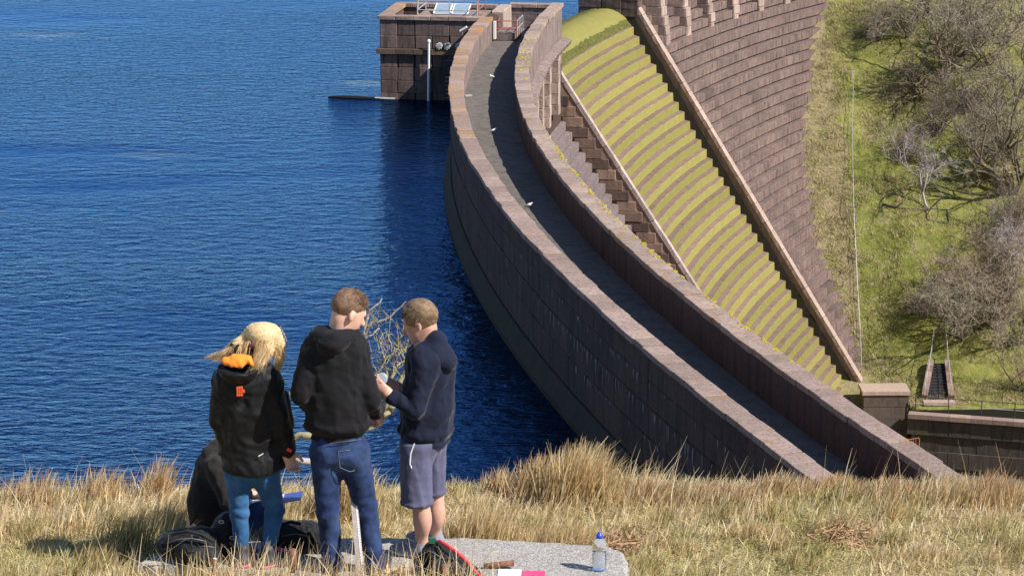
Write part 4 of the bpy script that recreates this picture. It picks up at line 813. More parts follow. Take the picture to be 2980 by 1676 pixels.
# ---- man in navy hoodie and grey shorts, in profile ----
Y3 = 16.12; g3 = J(1230, 1610, Y3); m3 = person((g3[0], Y3, SLAB), 'person in navy hoodie and grey shorts holding a small instrument, rightmost of the group')
hc = J(1222, 936, Y3); hs3, HL3, HB3 = head_sdf(hc, (-.94, .20, -.34), (-.12, .05, 1), 1.03); wa = J(1128, 1146, Y3 - .16); wb = J(1158, 1130, Y3 + .06)
def body3(p):
    d = hs3(p); d = smin(d, seg(p, HL3((0, -.035, -.05)), J(1250, 1020, Y3 + .0), .055, .064), .03); d = smin(d, seg(p, J(1245, 1050, Y3), J(1232, 1270, Y3), .125, .12, (1, 0, 0), .7), .05)
    for a, b, c in ((J(1212, 1320, Y3 - .08), J(1222, 1462, Y3 - .09), J(1229, 1603, Y3 - .06)), (J(1255, 1310, Y3 + .1), J(1263, 1446, Y3 + .12), J(1266, 1580, Y3 + .16))):
        q = np.minimum(seg(p, a, b, .078, .056), seg(p, b, c, .05, .036)); cf = b + (c - b) * .32 + [.018, -.02, 0]; q = smin(q, ell(p, cf, (.052, .054, .105)), .03); d = smin(d, q, .02)
    return d
V, Q = surf(body3, (g3[0] - .25, Y3 - .3, SLAB + .02), (g3[0] + .25, Y3 + .4, SLAB + 1.72), .0105)
def h3(p): return np.minimum(smin(hand(p, wa, (-.75, .1, .65), (-.2, .95, .3), 1.05, .55, 1), seg(p, J(1140, 1155, Y3 - .15), wa, .034, .027), .02), smin(hand(p, wb, (-.85, -.25, .5), (-.3, -.9, .2), 1.05, .7, -1), seg(p, J(1170, 1140, Y3 + .06), wb, .034, .027), .02))
V2, Q2 = surf(h3, wa - [.2, .14, .12], wb + [.1, .14, .2], .0048); link('body', nmesh('body', np.concatenate([V, V2]), np.concatenate([Q, Q2 + len(V)]), M['skin2']), m3)
def hoodie3(p):
    d = uni([seg(p, J(1236, 1045, Y3 - .1), J(1268, 1045, Y3 + .12), .09, .09), seg(p, J(1252, 1065, Y3), J(1245, 1180, Y3), .155, .15, (1, 0, 0), 1.0), seg(p, J(1245, 1180, Y3), J(1236, 1272, Y3), .155, .155, (1, 0, 0), 1.0)], .07)
    ea = J(1212, 1185, Y3 - .17); a = np.minimum(seg(p, J(1238, 1062, Y3 - .14), ea, .085, .07), seg(p, ea, J(1142, 1158, Y3 - .16), .068, .046)); eb = J(1222, 1180, Y3 + .2); b = np.minimum(seg(p, J(1268, 1060, Y3 + .14), eb, .085, .07), seg(p, eb, J(1170, 1142, Y3 + .08), .064, .045))
    d = smin(d, smin(a, b, .01), .02); z = p[..., 2]; dz = z - J(1236, 1272, Y3)[2]
    d = d - .014 * np.exp(-((dz - .045) / .03) ** 2) + .014 * np.exp(-(dz / .018) ** 2) + .012 * nz(p * [1, 1, .5], 18, 41, 2) + .02 * crease(p * [1, 1, .5], 32, 43) + .011 * crease(p, 66, 44) - .009
    return smax(d, J(1236, 1288, Y3)[2] - z, .01)
sobj('hoodie', hoodie3, (g3[0] - .3, Y3 - .34, SLAB + .6), (g3[0] + .3, Y3 + .4, SLAB + 1.46), .0105, M['hood_navy'], m3)
def hood3(p):
    d = uni([seg(p, J(1216, 1018, Y3 - .09), J(1268, 982, Y3 - .06), .034, .034), seg(p, J(1268, 982, Y3 - .06), J(1272, 985, Y3 + .08), .036, .036), seg(p, J(1272, 990, Y3 - .04), J(1302, 1046, Y3 - .07), .05, .055), seg(p, J(1240, 1040, Y3 - .13), J(1300, 1058, Y3 - .11), .042, .05), seg(p, J(1225, 1028, Y3 - .11), J(1262, 1022, Y3 - .1), .042, .05), seg(p, J(1232, 1012, Y3 + .1), J(1290, 1030, Y3 + .06), .04, .055)], .04)
    return smax(d, -ell(p, J(1236, 982, Y3), (.066, .08, .085)), .012) + .007 * nz(p, 22, 51, 2)
sobj('hood', hood3, J(1258, 1020, Y3) - [.22, .26, .18], J(1258, 1020, Y3) + [.22, .26, .18], .009, M['hood_navy'], m3)
def shorts3(p):
    a = seg(p, J(1210, 1310, Y3 - .07), J(1213, 1455, Y3 - .09), .103, .1, (1, 0, 0), .95); b = seg(p, J(1250, 1300, Y3 + .09), J(1256, 1440, Y3 + .12), .1, .088); d = uni([seg(p, J(1222, 1285, Y3 - .04), J(1238, 1288, Y3 + .06), .125, .125), a, b], .03)
    d = d + .005 * nz(p * [1, 1, .35], 24, 61) + .016 * crease(p * [1, 1, .35], 42, 62) + .006 * crease(p, 80, 63) - .005; zc = J(1213, 1468, Y3 - .09)[2]; d = d - .008 * np.exp(-((p[..., 2] - zc - .02) / .012) ** 2); return smax(smax(d, zc - p[..., 2], .006), p[..., 2] - J(1230, 1272, Y3)[2], .01)
sobj('shorts', shorts3, (g3[0] - .25, Y3 - .26, SLAB + .24), (g3[0] + .25, Y3 + .32, SLAB + .76), .0095, M['shorts'], m3)
MB().tube([J(1206, 1290, Y3 - .19), J(1195, 1320, Y3 - .195), J(1193, 1350, Y3 - .195), J(1198, 1362, Y3 - .19)], .004, 5).build('drawstring', M['white'], m3)
shoes(m3, [(foot(1226, Y3 - .06), (-.8, .5)), (foot(1266, Y3 + .16), (-.7, .6))], M['shoegrey'], M['sole'])
cap_hair('hair', hs3, HL3, HB3, 1.03, M['sandy'], m3, lambda q: np.maximum(-(q[..., 2] + .045 + np.where(q[..., 1] > -.03, .7 * (q[..., 1] + .03), 0)), q[..., 1] - .072), .009, .005, 7)
v, P_, dw = scalp(HL3, HB3, hc, 4200, lambda q: (q[2] > -.35 and q[1] < -.05) or q[2] > .3, k=1.03); strands('hair_top', P_, dw * .3 + np.array([-.15, -.1, -.55]) + RNG.normal(size=dw.shape) * .28, RNG.uniform(.014, .03, len(P_)), M['sandy'], m3, .0018, .9, 12, 3)
# the instrument in his hands: a round clear-faced clinometer with black body
M['lens'] = simple('clear_lens', (.30, .36, .42), .08, .2, spec=.8)
ic = J(1111, 1103, Y3 - .07); ins = empty('hand_instrument', tuple(ic), 'small round clear and black instrument held up by the person in navy', 'instrument'); Mi = Matrix.Rotation(R(80), 3, 'X')
MB().lathe(ic, [(.030, -.012), (.034, -.008), (.034, .008), (.03, .012)], 20, Mi).build('dial', M['lens'], ins); mb = MB(); mb.tube([ic + np.array([.035 * math.cos(a), 0, .035 * math.sin(a)]) for a in np.linspace(0, 2 * math.pi, 22)], .005, 6); mb.build('rim', M['rail'], ins, True)
MB().box(ic + [0, 0, -.052], (.05, .035, .045)).build('grip', M['dark'], ins); mb = MB()
for dx in (-.022, .004, .026): mb.box(ic + [dx, -.02, -.055], (.012, .01, .022))
mb.build('screw', M['white'], ins)

# ---- seated person in faded black hoodie, writing on a clipboard ----
Y4 = 16.78; g4 = J(600, 1545, Y4); zS = 25.99; m4 = person((g4[0], Y4, zS), 'seated person in faded black hoodie hunched over a clipboard behind the blonde person')
hc = J(690, 1322, Y4 + .12); hs4, HL4, HB4 = head_sdf(hc, (.75, .15, -.65), (.5, 0, .8), 1.0); wr4 = J(736, 1440, Y4 + .02)
def body4(p):
    d = hs4(p); d = smin(d, seg(p, HL4((0, -.03, -.05)), J(645, 1350, Y4 + .03), .055, .065), .03); d = smin(d, seg(p, J(635, 1380, Y4 + .04), J(600, 1530, Y4 + .04), .13, .13), .05)
    for y in (-.02, .24): d = smin(d, np.minimum(seg(p, J(610, 1550, Y4 + y), J(752, 1490, Y4 + y), .075, .055), seg(p, J(752, 1490, Y4 + y), J(690 + 30 * (y > 0), 1590, Y4 + y - .05), .05, .04)), .02)
    return d
V, Q = surf(body4, (g4[0] - .2, Y4 - .25, zS + .0), (g4[0] + .5, Y4 + .45, zS + .85), .012)
V2, Q2 = surf(lambda p: smin(hand(p, wr4, (.9, .1, -.25), (.1, 0, -1), 1, .5, 1), seg(p, J(715, 1432, Y4 + .02), wr4, .032, .026), .02), wr4 - [.13, .13, .12], wr4 + [.2, .13, .12], .005); link('body', nmesh('body', np.concatenate([V, V2]), np.concatenate([Q, Q2 + len(V)]), M['skin']), m4)
def hoodie4(p):
    d = uni([seg(p, J(628, 1352, Y4 - .04), J(640, 1350, Y4 + .14), .085, .085), seg(p, J(632, 1370, Y4 + .03), J(614, 1455, Y4 + .03), .135, .135), seg(p, J(614, 1455, Y4 + .03), J(612, 1530, Y4 + .03), .135, .135)], .08)
    el = J(668, 1455, Y4 - .17); d = smin(d, np.minimum(seg(p, J(636, 1360, Y4 - .12), el, .08, .068), seg(p, el, J(722, 1438, Y4), .062, .042)), .035)
    return d + .01 * nz(p * [1, 1, .7], 18, 71) + .02 * crease(p * [1, 1, .6], 36, 72) + .010 * crease(p, 70, 73) - .009
sobj('hoodie', hoodie4, (g4[0] - .28, Y4 - .34, zS - .02), (g4[0] + .45, Y4 + .36, zS + .72), .011, M['brown_hood'], m4)
sobj('hood', lambda p: smax(uni([seg(p, J(612, 1318, Y4 - .02), J(640, 1300, Y4 + .03), .06, .062), seg(p, J(640, 1300, Y4 + .03), J(672, 1310, Y4 + .1), .062, .08), seg(p, J(630, 1292, Y4 + .0), J(645, 1292, Y4 + .05), .03, .035)], .03) + .008 * nz(p, 32, 73), -ell(p, J(690, 1325, Y4 + .12), (.09, .1, .09)), .01), J(640, 1310, Y4 + .04) - [.2, .22, .16], J(640, 1310, Y4 + .04) + [.22, .24, .16], .0095, M['brown_hood'], m4)
sobj('jeans', lambda p: uni([np.minimum(seg(p, J(605, 1548, Y4 + y), J(756, 1488, Y4 + y), .09, .068), seg(p, J(756, 1488, Y4 + y), J(692 + 30 * (y > 0), 1592, Y4 + y - .05), .066, .05)) for y in (-.02, .24)], .02) + .004 * nz(p, 24, 74), (g4[0] - .14, Y4 - .2, zS - .02), (g4[0] + .5, Y4 + .4, zS + .4), .011, M['jean_dark'], m4)
shoes(m4, [(np.array([J(650, 1600, Y4 - .62)[0], Y4 - .62, SLAB + .002]), (.9, -.25)), (np.array([J(700, 1600, Y4 + .1)[0], Y4 + .1, zS + .01]), (.9, -.1))], M['shoegrey'], M['sole'])
cb = empty('clipboard', tuple(J(775, 1462, Y4)), 'blue clipboard with white paper on the lap of the seated person', 'clipboard'); c = J(770, 1462, Y4 + .06)
def brd(dz, x0, x1, y0, y1): return [c + np.array([x, y, dz + .18 * x]) for x, y in ((x0, y0), (x1, y0), (x1, y1), (x0, y1))]
M['bluecard'] = simple('blue_card', (.05, .085, .30), .5, .1); M['paper'] = simple('white_paper', (.80, .80, .82), .7, .05)
for nm, dz, rect, mt in (('board', 0, (-.1, .24, -.08, .1), 'bluecard'), ('sheet', .006, (-.085, .12, -.07, .09), 'paper')):
    a = brd(dz, *rect); mb = MB(); mb.add([*a, *[q + np.array([0, 0, .004]) for q in a]], [(3, 2, 1, 0), (4, 5, 6, 7), (0, 1, 5, 4), (1, 2, 6, 5), (2, 3, 7, 6), (3, 0, 4, 7)]); mb.build(nm, M[mt], cb)
# ---- person lower on the slope, mostly hidden behind the man in shorts ----
Y5 = 31.5; p5 = J(1250, 1400, Y5); z5 = float(ground(p5[0], Y5)); 
m5 = person((p5[0], Y5, z5), 'person in white top and purple shorts down the slope, mostly hidden behind grey shorts'); X5 = p5[0] - .10; hc = np.array([X5 - .02, Y5, z5 + 1.5]); hs5, HL5, HB5 = head_sdf(hc, (.3, .9, -.2), (0, 0, 1), 1.0); hnd = J(1279, 1418, Y5)
def body5(p):
    d = hs5(p); d = smin(d, seg(p, hc, hc - [0, 0, .2], .05, .06), .03); d = smin(d, seg(p, [X5, Y5, z5 + 1.3], [X5, Y5, z5 + .85], .13, .12, (0, 1, 0), .65), .05)
    for s_ in (-1, 1): d = smin(d, np.minimum(seg(p, [X5 + s_ * .09, Y5, z5 + .8], [X5 + s_ * .1, Y5, z5 + .45], .075, .05), seg(p, [X5 + s_ * .1, Y5, z5 + .45], [X5 + s_ * .1, Y5, z5 + .06], .05, .036)), .03)
    e = J(1269, 1372, Y5); d = smin(d, np.minimum(seg(p, [X5 + .15, Y5, z5 + 1.32], e, .05, .04), seg(p, e, hnd, .038, .026)), .02); return d
V, Q = surf(body5, (X5 - .3, Y5 - .25, z5 + .02), (X5 + .35, Y5 + .3, z5 + 1.7), .014); V2, Q2 = surf(lambda p: hand(p, hnd, (.05, .1, -1), (-1, .2, 0), 1, .4, 1), hnd - [.12, .12, .2], hnd + [.12, .12, .1], .006); link('body', nmesh('body', np.concatenate([V, V2]), np.concatenate([Q, Q2 + len(V)]), M['skin']), m5)
M['whitetop'] = cloth('white_cotton', (.78, .78, .80)); M['purple'] = cloth('purple_shorts', (.12, .05, .12))
sobj('top', lambda p: uni([seg(p, [X5, Y5, z5 + 1.33], [X5, Y5, z5 + .9], .165, .15, (0, 1, 0), .65), seg(p, [X5 + .16, Y5, z5 + 1.34], J(1264, 1352, Y5), .065, .05)], .03) + .006 * nz(p, 24, 81), (X5 - .25, Y5 - .2, z5 + .7), (X5 + .32, Y5 + .2, z5 + 1.5), .012, M['whitetop'], m5)
sobj('shorts', lambda p: uni([seg(p, [X5 - .08, Y5, z5 + .85], [X5 - .1, Y5, z5 + .5], .1, .085), seg(p, [X5 + .08, Y5, z5 + .85], [X5 + .1, Y5, z5 + .5], .1, .085)], .02) + .004 * nz(p, 24, 82), (X5 - .25, Y5 - .2, z5 + .38), (X5 + .25, Y5 + .2, z5 + .98), .012, M['purple'], m5)
shoes(m5, [(np.array([X5 - .1, Y5, z5]), (0, 1)), (np.array([X5 + .1, Y5, z5]), (0, 1))], M['shoegrey'], M['sole'])
cap_hair('hair', hs5, HL5, HB5, 1.0, M['brownhair'], m5, lambda q: np.maximum(-(q[..., 2] + .05), q[..., 1] - .06), .01, .004, 9)
# ------------------------------------------------------------------ concrete slab and the things on it
def concrete():
    m, nt, b, N = newmat('exposed_aggregate_concrete'); p = pos(nt, N)
    vo = N('ShaderNodeTexVoronoi', Scale=85.0); nt.links.new(p, vo.inputs['Vector'])
    c = ramp(nt, N, vo.outputs['Color'], [(.15, (.21, .19, .17)), (.5, (.31, .285, .26)), (.85, (.46, .43, .40))])
    c = mix(nt, N, ramp(nt, N, noise(nt, N, p, 5, 6, .7), [(.4, 0), (.7, .6)]), c, (.29, .265, .23)); c = mix(nt, N, ramp(nt, N, noise(nt, N, p, 2.2, 4), [(.52, 0), (.75, .5)]), c, (.42, .39, .345))
    nt.links.new(c, b.inputs['Base Color']); b.inputs['Roughness'].default_value = .9
    ad = N('ShaderNodeMath', operation='MULTIPLY_ADD'); nt.links.new(vo.outputs['Distance'], ad.inputs[0]); ad.inputs[1].default_value = -.5; nt.links.new(noise(nt, N, p, 30, 5, .7), ad.inputs[2]); bump(nt, N, b, ad.outputs[0], .8, .012); return m
M['concrete'] = concrete()
out = [(-2.30, 15.95), (-2.26, 16.05), (-2.1, 16.32), (-1.2, 16.44), (-.3, 16.45), (.25, 16.36), (.62, 16.27), (.70, 16.2), (.71, 15.9), (.70, 15.2), (-.3, 15.15), (-.55, 15.3), (-1.0, 15.6), (-1.5, 15.8), (-1.9, 15.88)]
pts = []
for i, (a, b) in enumerate(zip(out, out[1:] + out[:1])):
    n = max(2, int(math.hypot(b[0] - a[0], b[1] - a[1]) / .06))
    for k in range(n): f = k / n; pts.append((a[0] + (b[0] - a[0]) * f + random.uniform(-.012, .012), a[1] + (b[1] - a[1]) * f + random.uniform(-.012, .012)))
n = len(pts); cx = sum(p[0] for p in pts) / n; cy = sum(p[1] for p in pts) / n
V = [(x, y, SLAB - .22) for x, y in pts] + [(x, y, SLAB - .02 + random.uniform(-.008, .006)) for x, y in pts] + [(x + (cx - x) * .02, y + (cy - y) * .035, SLAB) for x, y in pts]
Fc = [tuple(range(2 * n, 3 * n))] + [(r * n + i, r * n + (i + 1) % n, (r + 1) * n + (i + 1) % n, (r + 1) * n + i) for r in (0, 1) for i in range(n)]
prop(obj('concrete_slab', V, Fc, M['concrete']), 'rough pale concrete slab on the bank that the group stands on', 'slab')
# water bottle
def glassy(name, col, rough, alpha_t):
    m, nt, b, N = newmat(name); b.inputs['Base Color'].default_value = c4(col); b.inputs['Roughness'].default_value = rough; b.inputs['Transmission Weight'].default_value = alpha_t; b.inputs['IOR'].default_value = 1.33; return m
bp = J(1744, 1656, 15.83); bx = (bp[0], 15.83, SLAB + .001); bt = empty('water_bottle', bx, 'clear plastic water bottle with blue cap standing on the slab', 'bottle')
pr_ = [(.022, 0), (.030, .006), (.0315, .02), (.030, .035), (.0325, .05), (.0315, .06), (.033, .075), (.0315, .085), (.033, .1), (.029, .112), (.0335, .126), (.0325, .14), (.0335, .15), (.033, .165), (.0315, .178), (.027, .192), (.018, .205), (.0135, .212), (.013, .222)]
pr_ = [(r * 1.33, z) for r, z in pr_]
MB().lathe(bx, pr_, 22).build('bottle_body', glassy('clear_plastic', (.98, .99, 1), .03, .96), bt, True)
MB().lathe((bx[0], bx[1], bx[2] + .004), [(r * .9, z) for r, z in pr_ if z < .12] + [(.038, .12)], 18).build('water_fill', glassy('bottle_water', (.8, .88, .98), .02, .95), bt, True)
MB().lathe((bx[0], bx[1], bx[2] + .205), [(.021, 0), (.021, .02), (.018, .022), (.013, .032), (.01, .038)], 16).build('cap', simple('blue_cap', (.02, .06, .55), .35, .1), bt, True)
# rucksacks
def bagpart(name, fn, c, r, mat, parent, h=.0105): c = np.asarray(c, float); return sobj(name, fn, c - r, c + r, h, mat, parent)
def strap(parent, pts, mat, w=.018, name='strap'): return MB().tube([J(*p) for p in pts], w, 6).build(name, mat, parent, True)
c = J(548, 1590, 16.0); c[2] = SLAB + .11; b1 = empty('rucksack', (c[0], c[1], SLAB), 'black rucksack lying flat at the left end of the slab', 'rucksack', 'rucksacks by the group')
bagpart('main_body', lambda p: smax(uni([seg(p, c + [-.11, .05, -.02], c + [.08, .03, .0], .10, .115, (0, 0, 1), .85), seg(p, c + [.02, -.04, -.05], c + [.13, -.04, -.05], .08, .075)], .05) + .009 * nz(p, 28, 91), SLAB + .002 - p[..., 2], .01), c, .32, M['pack'], b1)
bagpart('front_pocket', lambda p: np.maximum(seg(p, c + [.05, -.1, -.045], c + [.14, -.1, -.045], .055, .055), SLAB + .003 - p[..., 2]) + .005 * nz(p, 36, 92), c + [.09, -.1, -.04], .16, M['packgrey'], b1)
strap(b1, ((500, 1556, 15.93), (545, 1544, 15.9), (590, 1556, 15.88), (622, 1575, 15.88)), M['packgrey'], .011); strap(b1, ((575, 1549, 15.92), (585, 1545, 15.92), (592, 1550, 15.92)), M['packgrey'], .01, 'grab_handle')
c2 = J(655, 1572, 16.1); c2[2] = SLAB + .13; b2 = empty('rucksack', (c2[0], c2[1], SLAB), 'black rucksack with metal rings propped behind the blonde person', 'rucksack', 'rucksacks by the group')
bagpart('main_body', lambda p, c2=c2: smax(seg(p, c2 + [-.02, 0, -.06], c2 + [.02, 0, .05], .13, .1) + .01 * nz(p, 26, 93), SLAB + .002 - p[..., 2], .01), c2, .26, M['pack'], b2)
for px, py in ((644, 1518), (676, 1564)):
    q = J(px, py, 15.96); MB().tube([q + np.array([.015 * math.cos(a), -.004 * math.sin(a), .011 * math.sin(a)]) for a in np.linspace(0, 6.283, 14)], .0035, 5).build('buckle_ring', M['rail'], b2, True)
c3 = J(868, 1572, 16.18); c3[2] = SLAB + .1; b3 = empty('rucksack', (c3[0], c3[1], SLAB), 'black rucksack lying between the blonde person and the person in black hoodie', 'rucksack', 'rucksacks by the group')
bagpart('main_body', lambda p: smax(uni([seg(p, c3 + [-.13, 0, 0], c3 + [.06, 0, .0], .115, .10, (0, 0, 1), .9), seg(p, c3 + [.06, 0, 0], c3 + [.14, -.02, -.06], .095, .05)], .04) + .009 * nz(p, 28, 94), SLAB + .002 - p[..., 2], .01), c3, .32, M['pack'], b3); strap(b3, ((822, 1525, 16.05), (846, 1518, 16.05), (876, 1524, 16.05)), M['pack'], .012, 'grab_handle'); strap(b3, ((900, 1545, 16.08), (915, 1565, 16.08), (925, 1600, 16.06)), M['packgrey'], .01)
c4_ = J(1275, 1640, 15.72); c4_[2] = SLAB + .07; b4 = empty('open_rucksack', (c4_[0], c4_[1], SLAB), 'open black rucksack with red piping at the feet of the person in shorts', 'rucksack', 'rucksacks by the group')
bagpart('main_body', lambda p: smax(smax(uni([seg(p, J(1238, 1640, 15.7), J(1262, 1600, 15.74), .075, .06), seg(p, J(1262, 1600, 15.74), J(1370, 1672, 15.72), .055, .06), seg(p, J(1262, 1640, 15.7), J(1350, 1672, 15.7), .075, .075)], .03) + .006 * nz(p, 34, 95), -ell(p, J(1226, 1640, 15.62), (.062, .1, .062)), .01), SLAB - .1 - p[..., 2], .01), J(1290, 1640, 15.71), .3, M['pack'], b4)
bagpart('mesh_pocket', lambda p: seg(p, J(1310, 1648, 15.66), J(1345, 1668, 15.66), .055, .06) + .005 * nz(p, 40, 96), J(1325, 1658, 15.66), .15, M['packgrey'], b4)
strap(b4, ((1276, 1572, 15.70), (1300, 1585, 15.68), (1330, 1606, 15.66), (1358, 1632, 15.65), (1382, 1660, 15.64), (1398, 1676, 15.64)), M['red'], .0115, 'red_piping'); MB().box(J(1258, 1572, 15.70), (.04, .02, .035), ry=.1).build('green_label', M['green'], b4)
def webbing(parent, pts, mat, w=.004, name='zip'): return MB().tube([J(*p) for p in pts], w, 5).build(name, mat, parent, True)
M['zip'] = simple('grey_zip', (.10, .10, .105), .5, .2)
webbing(b1, ((486, 1580, 15.86), (520, 1568, 15.83), (560, 1566, 15.82), (600, 1574, 15.82)), M['zip']); webbing(b1, ((575, 1590, 15.80), (600, 1588, 15.79), (625, 1592, 15.80)), M['zip']); webbing(b1, ((560, 1556, 15.86), (556, 1575, 15.82), (560, 1600, 15.80)), M['packgrey'], .007, 'strap')
webbing(b3, ((820, 1560, 16.05), (860, 1552, 16.04), (900, 1560, 16.05)), M['zip']); webbing(b4, ((1240, 1600, 15.68), (1262, 1608, 15.66), (1290, 1625, 15.64)), M['zip']); webbing(b4, ((1268, 1590, 15.68), (1290, 1612, 15.65), (1320, 1630, 15.63)), M['packgrey'], .006, 'strap')
# iron stubs, staff, papers, dry debris
def stake(px, py0, py1, Y, r, lab, mat, tilt=0, nm='iron_stake'):
    a = J(px, py1, Y); b = J(px + tilt, py0, Y); a = b + (a - b) * 1.25; t = empty(nm, tuple(a), lab, 'stake', 'rusty stakes'); MB().tube([a, a * .5 + b * .5 + [.002, 0, 0], b], [r, r * .97, r * .95], 10).build('shaft', mat, t, True); MB().lathe(b - np.array([0, 0, .002]), [(r * .9, 0), (r * .7, .006)], 10).build('cut_top', M['sole'] if nm == 'iron_stake' and px < 700 else M['rust'], t)
stake(624, 1625, 1690, 15.62, .014, 'rusty stake with pale top in front of the left rucksack', M['rust'], 1); stake(851, 1598, 1650, 15.68, .021, 'short thick rusty stake beside the pink laced shoes', M['rust'], 2); stake(1292, 1642, 1690, 15.55, .02, 'rusty stake stub in front of the open rucksack', M['rust'], 3)
q = np.array([J(1408, 1650, 15.86), J(1430, 1638, 15.86), J(1460, 1632, 15.86), J(1490, 1627, 15.86)]); q[:, 2] = SLAB + np.array([.016, .022, .028, .036]); rd = empty('rusty_rod', tuple(q[0]), 'short rusty iron rod lying bent on the slab', 'rod'); MB().tube(q, [.015, .0175, .0175, .018], 10).build('shaft', M['rust'], rd, True); MB().lathe(q[3], [(.0185, 0), (.019, .012), (.014, .013)], 10, Matrix.Rotation(R(80), 3, 'Y')).build('end_collar', M['rust'], rd)
ms = empty('measuring_staff', tuple(J(1056, 1676, 15.6)), 'pale wooden measuring staff leaning between the legs of the person in black hoodie', 'staff')
a = J(1052, 1700, 15.58); b = J(1029, 1440, 15.80); d = (b - a); ex = np.array([.019, 0, 0]); ey = np.array([0, .012, .006])
mb = MB(); mb.add([a - ex * 1.15 - ey, a + ex * 1.15 - ey, a + ex * 1.15 + ey, a - ex * 1.15 + ey, b - ex - ey, b + ex - ey, b + ex + ey, b - ex + ey], [(0, 1, 5, 4), (1, 2, 6, 5), (2, 3, 7, 6), (3, 0, 4, 7), (4, 5, 6, 7), (3, 2, 1, 0)]); mb.build('staff_body', simple('grey_wood', (.33, .29, .26), .8, .2, 20), ms)
mb = MB(); e2 = a + ex * .5 - ey * 1.25; f2 = b + ex * .45 - ey * 1.25; mb.add([e2, a + ex * 1.15 - ey * 1.25, b + ex - ey * 1.25, f2, e2 + ey * .2, a + ex * 1.15 - ey * 1.05, b + ex - ey * 1.05, f2 + ey * .2], [(0, 1, 2, 3), (0, 4, 5, 1), (1, 5, 6, 2), (3, 2, 6, 7), (0, 3, 7, 4)]); mb.build('white_scale', M['white'], ms)
mb = MB()
for k in range(30):
    f = .03 + k * .031; c = a + d * f + ex * .92 - ey * 1.3; mb.box(c, (.007, .003, .003))
mb.build('graduation', M['rail'], ms)
def sheet(nm, px0, px1, py, lab, mat, cat, rz, z=.004, dep=.25, parts='cover'):
    a = J(px0, py, 15.72); b = J(px1, py, 15.72); w = b[0] - a[0]; y0 = (ZC - SLAB) / math.tan(TH + math.atan((py - 838) / FPX)); t = empty(nm, ((a[0] + b[0]) / 2, y0 - dep / 2, SLAB), lab, cat); MB().box(((a[0] + b[0]) / 2, y0 - dep / 2, SLAB + z), (w, dep, .006), rz=rz).build(parts, mat, t); return t
t = sheet('paper_sheet', 1448, 1517, 1659, 'white paper sheet lying on the slab at the bottom edge', M['paper'], 'paper', -.03); sheet('pink_folder', 1516, 1584, 1664, 'bright pink folder lying on the slab beside the white paper', M['pink'], 'folder', -.06, .007)
lc = J(1160, 1662, 15.7); ll = empty('dry_leaf_heap', (lc[0], lc[1], SLAB), 'heap of dry tan leaves beside the open rucksack', 'leaf heap'); M['leaf'] = simple('dry_tan_leaf', (.42, .30, .16), .8, .4, 30)
for k in range(34):
    c = np.array([lc[0] + RNG.normal() * .055, 15.68 + RNG.normal() * .05, SLAB + .02 + abs(RNG.normal()) * .02]); L_ = RNG.uniform(.03, .06); d1 = RNG.normal(size=3); d1[2] *= .4; d1 /= np.linalg.norm(d1); d2 = np.cross(d1, [0, 0, 1]); d2 /= np.linalg.norm(d2)
    MB().add([c - d1 * L_, c - d2 * L_ * .35 + [0, 0, .008], c + d1 * L_, c + d2 * L_ * .35 + [0, 0, .008], c - [0, 0, .006]], [(0, 1, 4), (1, 2, 4), (2, 3, 4), (3, 0, 4)]).build('leaf', M['leaf'], ll)
# ------------------------------------------------------------------ bare trees
def bark(name, a, b_, lich=None, amt=.6):
    m, nt, b, N = newmat(name); p = pos(nt, N); c = mix(nt, N, noise(nt, N, p, 4, 5, .7), a, b_)
    if lich: c = mix(nt, N, ramp(nt, N, noise(nt, N, p, 1.5, 5, .7), [(amt, 0), (amt + .1, .9)]), c, lich)
    nt.links.new(c, b.inputs['Base Color']); b.inputs['Roughness'].default_value = .9; b.inputs['Specular IOR Level'].default_value = .15; bump(nt, N, b, noise(nt, N, p, 30, 4), .5, .02); return m
M['bark_brown'] = bark('brown_bark', (0.13, 0.1, 0.075), (0.24, 0.19, 0.145)); M['bark_lichen'] = bark('lichened_bark', (.11, .085, .055), (.19, .155, .10), (.30, .24, .05), .56); M['bark_grey'] = bark('pale_grey_bark', (.27, .235, .225), (.42, .375, .36)); M['bark_dark'] = bark('dark_bark', (0.083, 0.06, 0.053), (0.158, 0.12, 0.105))
M['twig_brown'] = bark('brown_twigs', (0.27, 0.23, 0.165), (0.43, 0.37, 0.28)); M['twig_grey'] = bark('grey_twigs', (0.312, 0.269, 0.263), (0.5, 0.444, 0.431)); M['twig_dark'] = bark('purple_twigs', (0.16, 0.12, 0.09), (0.27, 0.215, 0.165)); M['twig_lichen'] = bark('lichen_twigs', (.20, .17, .09), (.33, .28, .16), (.32, .27, .07), .5); M['twig_red'] = bark('reddish_twigs', (0.28, 0.215, 0.15), (0.43, 0.34, 0.245))
def ribbons(name, A, B, wa, wb, mat, parent, seed=0, curve=0):
    """thousands of twigs as thin three-sided slivers"""
    r = np.random.default_rng(seed); A = np.asarray(A, float); B = np.asarray(B, float); d = B - A; u = np.cross(d, r.normal(size=d.shape)); u /= np.linalg.norm(u, axis=1)[:, None] + 1e-9; v = np.cross(d, u); v /= np.linalg.norm(v, axis=1)[:, None] + 1e-9
    wa = np.broadcast_to(wa, len(A))[:, None]; wb = np.broadcast_to(wb, len(A))[:, None]; n = len(A)
    V = np.stack([A - u * wa, A + u * wa, B + u * wb, B - u * wb], 1).reshape(-1, 3); Q = np.arange(n)[:, None] * 4 + np.array([[0, 1, 2, 3]]); return link(name, nmesh(name, V, Q, mat), parent)
